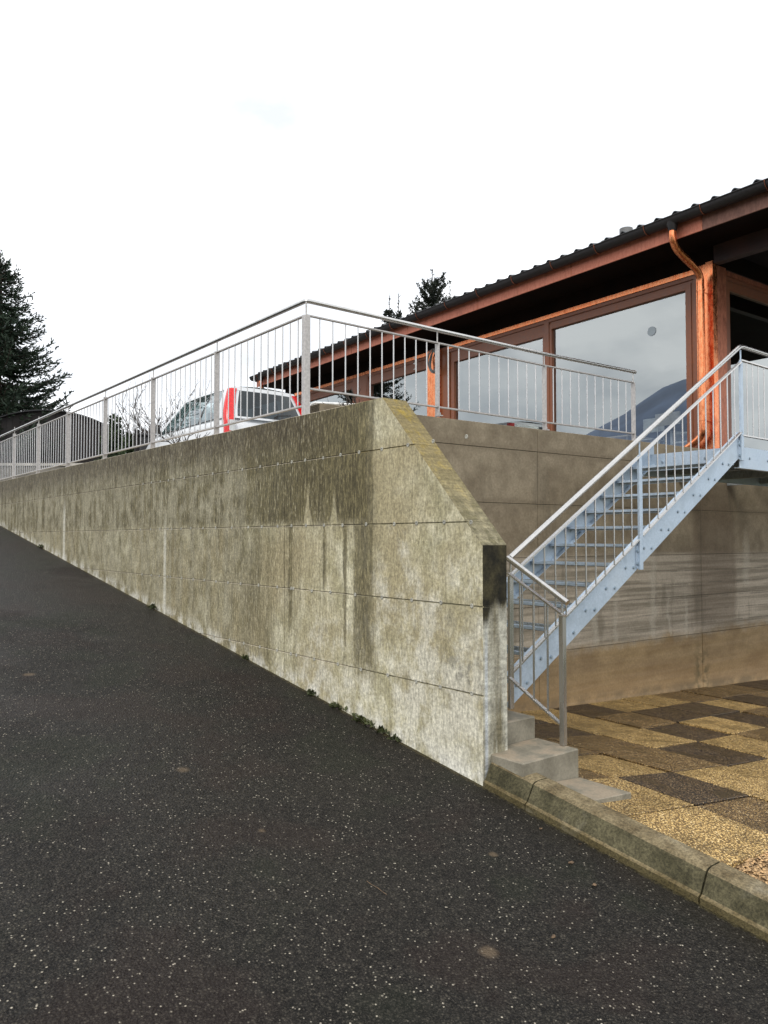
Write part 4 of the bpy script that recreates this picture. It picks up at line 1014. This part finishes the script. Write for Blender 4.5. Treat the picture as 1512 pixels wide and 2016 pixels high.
for px_, py_, d_, R_, sd, lb in ((852, 530, 34, 3.6, 5, 'biggest of the dark wiry spruce tops rising behind the roof'), (785, 583, 34.5, 1.1, 6, 'slim spruce top just left of the biggest one behind the roof'),
                             (767, 586, 35, 1.2, 7, 'leftmost slim spruce top behind the roof'), (887, 553, 35, 1.5, 8, 'lopsided spruce top just right of the biggest one behind the roof'), (808, 596, 34, .9, 9, 'small spruce tip between the slim pair and the biggest one behind the roof')):
    p = at(px_, d_); H = ztoh(py_, d_)-2.2; spire_top('spruce_tree', lb, (p.x, p.y, 2.2), H, R_, sd, 'spruce tops behind the roof')

def bare(name, label, loc, H, spread, seed, n0=7, depth=4, thick=.03, cat='shrub', rmin=.004):
    r = random.Random(seed); t = thing(name, label, cat, loc); m1, m2 = MB(), MB(); b = Vector(loc)
    def grow(p, d, L_, w, k):
        pts = [p]; dd = d.copy()
        for i in range(4):
            dd = (dd+Vector((r.gauss(0, .12), r.gauss(0, .12), r.gauss(.05, .08)))).normalized(); pts.append(pts[-1]+dd*L_/4)
        (m1 if k == depth else m2).tube(pts, [w*(1-.12*i) for i in range(5)], 5 if k > 1 else 3, caps=False)
        if k > 0:
            for i in range(r.randint(3, 4)):
                q = r.uniform(.35, 1); s_ = pts[min(4, int(q*4)+0)]; nd = (dd+Vector((r.gauss(0, .55), r.gauss(0, .55), r.gauss(.12, .3)))).normalized(); grow(s_, nd, L_*r.uniform(.5, .8), max(rmin, w*.55), k-1)
    for i in range(n0):
        a = r.uniform(0, 6.28); grow(b+Vector((r.uniform(-.1, .1), r.uniform(-.1, .1), 0)), Vector((cos(a)*spread, sin(a)*spread, 1)).normalized(), H*r.uniform(.35, .5), thick, depth)
    m1.obj('stem', M['twig'], t); m2.obj('twigs', M['twig'], t); return t
p = at(318, 22); bare('bare_tree', 'leafless twiggy tree standing behind the white car', (p.x, p.y, 2.6), 4.3, .45, 3, 12, 3, .034, 'tree', .009)
p = at(352, 10.8); bare('bare_shrub', 'low leafless shrub between the ramp railing and the side of the car', (p.x, p.y, 2.6), .85, .9, 5, 7, 2, .022)
p = at(705, 8.6); bare('bare_shrub', 'few thick dark leafless shoots showing above the highest point of the ramp wall', (p.x, p.y, 2.75), .75, .8, 12, 5, 2, .020)
p = at(252, 21); bare('bare_shrub', 'thin leafless twigs rising out of the dark hedge', (p.x, p.y, 2.7), 1.9, .5, 15, 5, 2, .010)

def leafy(name, label, loc, sx, sy, h, mat, n, seed, size=.05, cat='shrub', group=None):
    r = np.random.default_rng(seed); t = thing(name, label, cat, loc, group); b = np.array(loc); cards = []
    for _ in range(n):
        a = r.uniform(0, 2*pi); q = r.random()**.5; zz = r.random(); rad = (1-zz**2*.75)*(1+.18*sin(a*5+seed)+.12*sin(a*11))
        p = b+np.array([cos(a)*sx*q*rad, sin(a)*sy*q*rad, zz*h*(1+.12*sin(a*3+seed))]); d = r.normal(size=3); d[2] = abs(d[2]); d /= np.linalg.norm(d); sd = np.cross(d, r.normal(size=3)); sd /= np.linalg.norm(sd); l_ = size*r.uniform(.6, 1.4)
        cards.append([p, p+d*l_*.5-sd*l_*.32, p+d*l_, p+d*l_*.5+sd*l_*.32])
    MB().tube([loc, (loc[0], loc[1], loc[2]+h*.5)], .02, 5).obj('stem', M['twig'], t); stuff(quads('leaves', cards, mat, t)); return t
p = at(222, 19); leafy('evergreen_shrub', 'dark evergreen bush right beside the arched shed', (p.x, p.y, 2.6), .45, .45, 1.85, M['hedge'], 5000, 1, .07, group='evergreen bushes behind the railing')
p = at(252, 18.5); leafy('evergreen_shrub', 'rounded evergreen bush between the arched shed and the white car', (p.x, p.y, 2.6), .5, .5, 1.35, M['hedge'], 5000, 2, .07, group='evergreen bushes behind the railing')

# weeds and litter at the foot of the wall
spots = [(483, 1297, .045, 'dark weed tuft below the lone joint stub in the middle of the wall foot'), (612, 1362, .05, 'small weed at the wall foot, first one right of the middle joint'), (662, 1391, .06, 'weed clump at the wall foot between the lone small weed and the long leafy run'),
         (702, 1412, .06, 'leftmost clump of the leafy run along the wall foot'), (724, 1424, .06, 'bushiest clump of the leafy run along the wall foot'), (750, 1441, .05, 'third clump of the leafy run along the wall foot'), (776, 1455, .035, 'last tiny clump of the leafy run, nearest the kerb'),
         (300, 1192, .06, 'low weed at the foot of the pale vertical lime run'), (80, 1078, .09, 'farthest weeds at the wall foot near the left edge')]
for i, (wx, wy, h, lb) in enumerate(spots):
    k = (wx-756)/1515; f = Vector((sin(radians(38.505)), cos(radians(38.505)), 0)); r_ = Vector((f.y, -f.x, 0)); d = f+r_*k; s_ = (WX-.03)/d.x; y = d.y*s_
    leafy('weed', lb, (WX-.02, y, roadz(y)-.004), h*.5, h*1.7, h*.5, M['weed'], 30+int(h*250), 20+i, .036, 'weed', 'weeds at the foot of the ramp wall')
def scrap(x, y, r0, label, seed):
    r = random.Random(seed); m_ = MB(); n = 8; z = roadz(y)+.003; r0 *= .6
    pts = [(x+r0*(r.uniform(.6, 1.2))*cos(2*pi*k/n)*1.5, y+r0*r.uniform(.6, 1.2)*sin(2*pi*k/n), z+r.uniform(0, .010)) for k in range(n)]
    m_.prism(pts, (0, 0, .002)); tag(m_.obj('dry_leaf', M['deadleaf']), label, 'leaf', 'dry leaves on the asphalt')
scrap(3.35, 2.62, .022, 'crumpled pale brown leaf on the asphalt below the first kerb joint', 1); scrap(3.28, 2.42, .018, 'small dry leaf a little away from the kerb face', 2); scrap(3.56, 2.72, .014, 'tiny dry leaf tight against the kerb', 3)
scrap(3.50, 2.95, .014, 'tiny curled leaf nearest the wall end', 4); scrap(2.75, 2.25, .014, 'lone small leaf out on the open asphalt', 5)
r_ = random.Random(4); tw_ = [(2.30+.004*k+r_.uniform(-.008, .008), 3.02-.035*k) for k in range(5)]
tag(MB().tube([(x, y, roadz(y)+.006) for x, y in tw_], .0014, 5).obj('twig', M['deadleaf']), 'thin brown twig lying on the asphalt in front of the wall', 'twig')

# ------------------------------------------------------------------ shed, low wall, trough, post box behind the railing
p = at(118, 21); c_ = thing('shed', 'dark brown board shed with an arched roof behind the far end of the railing', 'shed', (p.x, p.y, 2.7))
f = Vector((sin(radians(38.5-22)), cos(radians(38.5-22)), 0)); r_ = Vector((f.y, -f.x, 0)); hw = 1.50
def sp_(x, d, z): return Vector((p.x, p.y, 2.7))+r_*x+f*d+UP*z
def arch(x): return 1.42+.95*(max(0., 1-((x+.25)/1.95)**2))**.6
nb = 20
for k in range(nb):
    x0 = -hw+2*hw*k/nb; x1 = x0+2*hw/nb-.006; m_ = MB(); d0 = random.uniform(-.01, .01)
    m_.prism([sp_(x0, d0, 0), sp_(x1, d0, 0), sp_(x1, d0, arch(x1)-.02), sp_(x0, d0, arch(x0)-.02)], f*.02); m_.obj('board', M['shed'], c_)
MB().prism([sp_(x, .03, 0) for x in (-hw, hw)]+[sp_(x, .03, arch(x)-.03) for x in np.linspace(hw, -hw, 13)], f*.02).obj('backing', M['shed'], c_)
for x in (-hw, hw-.03): MB().prism([sp_(x, .052, 0), sp_(x+.03, .052, 0), sp_(x+.03, .052, arch(x)-.03), sp_(x, .052, arch(x)-.03)], f*2.4).obj('side_wall', M['shed'], c_)
m_ = MB(); xs = np.linspace(-hw-.08, hw+.08, 25)
vs_ = [sp_(x, -.10+dd*2.7, arch(min(max(x, -1.6), 1.6))+hh) for dd in (0, 1) for hh in (0, .03) for x in xs]; n = 25
fs = []
for i in range(n-1): fs += [(n+i, n+i+1, 3*n+i+1, 3*n+i), (i+1, i, 2*n+i, 2*n+i+1), (i, i+1, n+i+1, n+i), (2*n+i+1, 2*n+i, 3*n+i, 3*n+i+1)]
m_.add(vs_, fs).obj('roof', M['shedroof'], c_)
a, b = at(-60, 17.5), at(176, 17.5)
lw = thing('low_wall', 'low grey wall with a pale coping in front of the arched shed', 'wall', (a.x, a.y, 2.7))
MB().beam((a.x, a.y, 2.97), (b.x, b.y, 2.97), .2, .54).obj('wall_body', M['lowdark'], lw); MB().beam((a.x, a.y, 3.275), (b.x, b.y, 3.275), .26, .06).obj('coping', M['lowwall'], lw)
a, b = at(130, 12.5), at(200, 13.0)
p = at(268, 18); MB_ = MB(); MB_.box((p.x-.05, p.y-.05, 2.6), (p.x+.05, p.y+.05, 4.15)); tag(MB_.obj('wooden_post', M['shed'], None, .01), 'dark square wooden post left of the white car bonnet', 'post')
p = at(286, 18.2); bxt = thing('bin', 'black lidded bin between the wooden post and the white car bonnet', 'bin', (p.x, p.y, 2.7))
MB().box((p.x-.22, p.y-.2, 2.7), (p.x+.22, p.y+.2, 4.0)).obj('bin_body', M['blackplastic'], bxt, bevel=.03); MB().box((p.x-.25, p.y-.23, 4.005), (p.x+.25, p.y+.23, 4.06)).obj('lid', M['blackplastic'], bxt, bevel=.02)
# cream trough behind the corner post
a, b = at(609, 9.6), at(700, 9.2)
tg_ = thing('planter', 'cream rounded trough behind the corner post of the railing', 'planter', (a.x, a.y, 2.7))
dv = (b-a).normalized(); nv = Vector((-dv.y, dv.x, 0)); Ln = (b-a).length
pr = [(0, 0), (0, .50), (.015, .55), (.05, .575), (.10, .585), (Ln, .50), (Ln, 0)]
MB().prism([Vector((a.x, a.y, 2.7))+dv*x+UP*z for x, z in pr], nv*.45).obj('trough', M['planter'], tg_, bevel=.02)
MB().tube([Vector((a.x, a.y, 2.7))+dv*x+UP*(z+.006)-nv*.01 for x, z in pr[1:-1]], .014, 8).obj('rim', M['whiteplastic'], tg_)
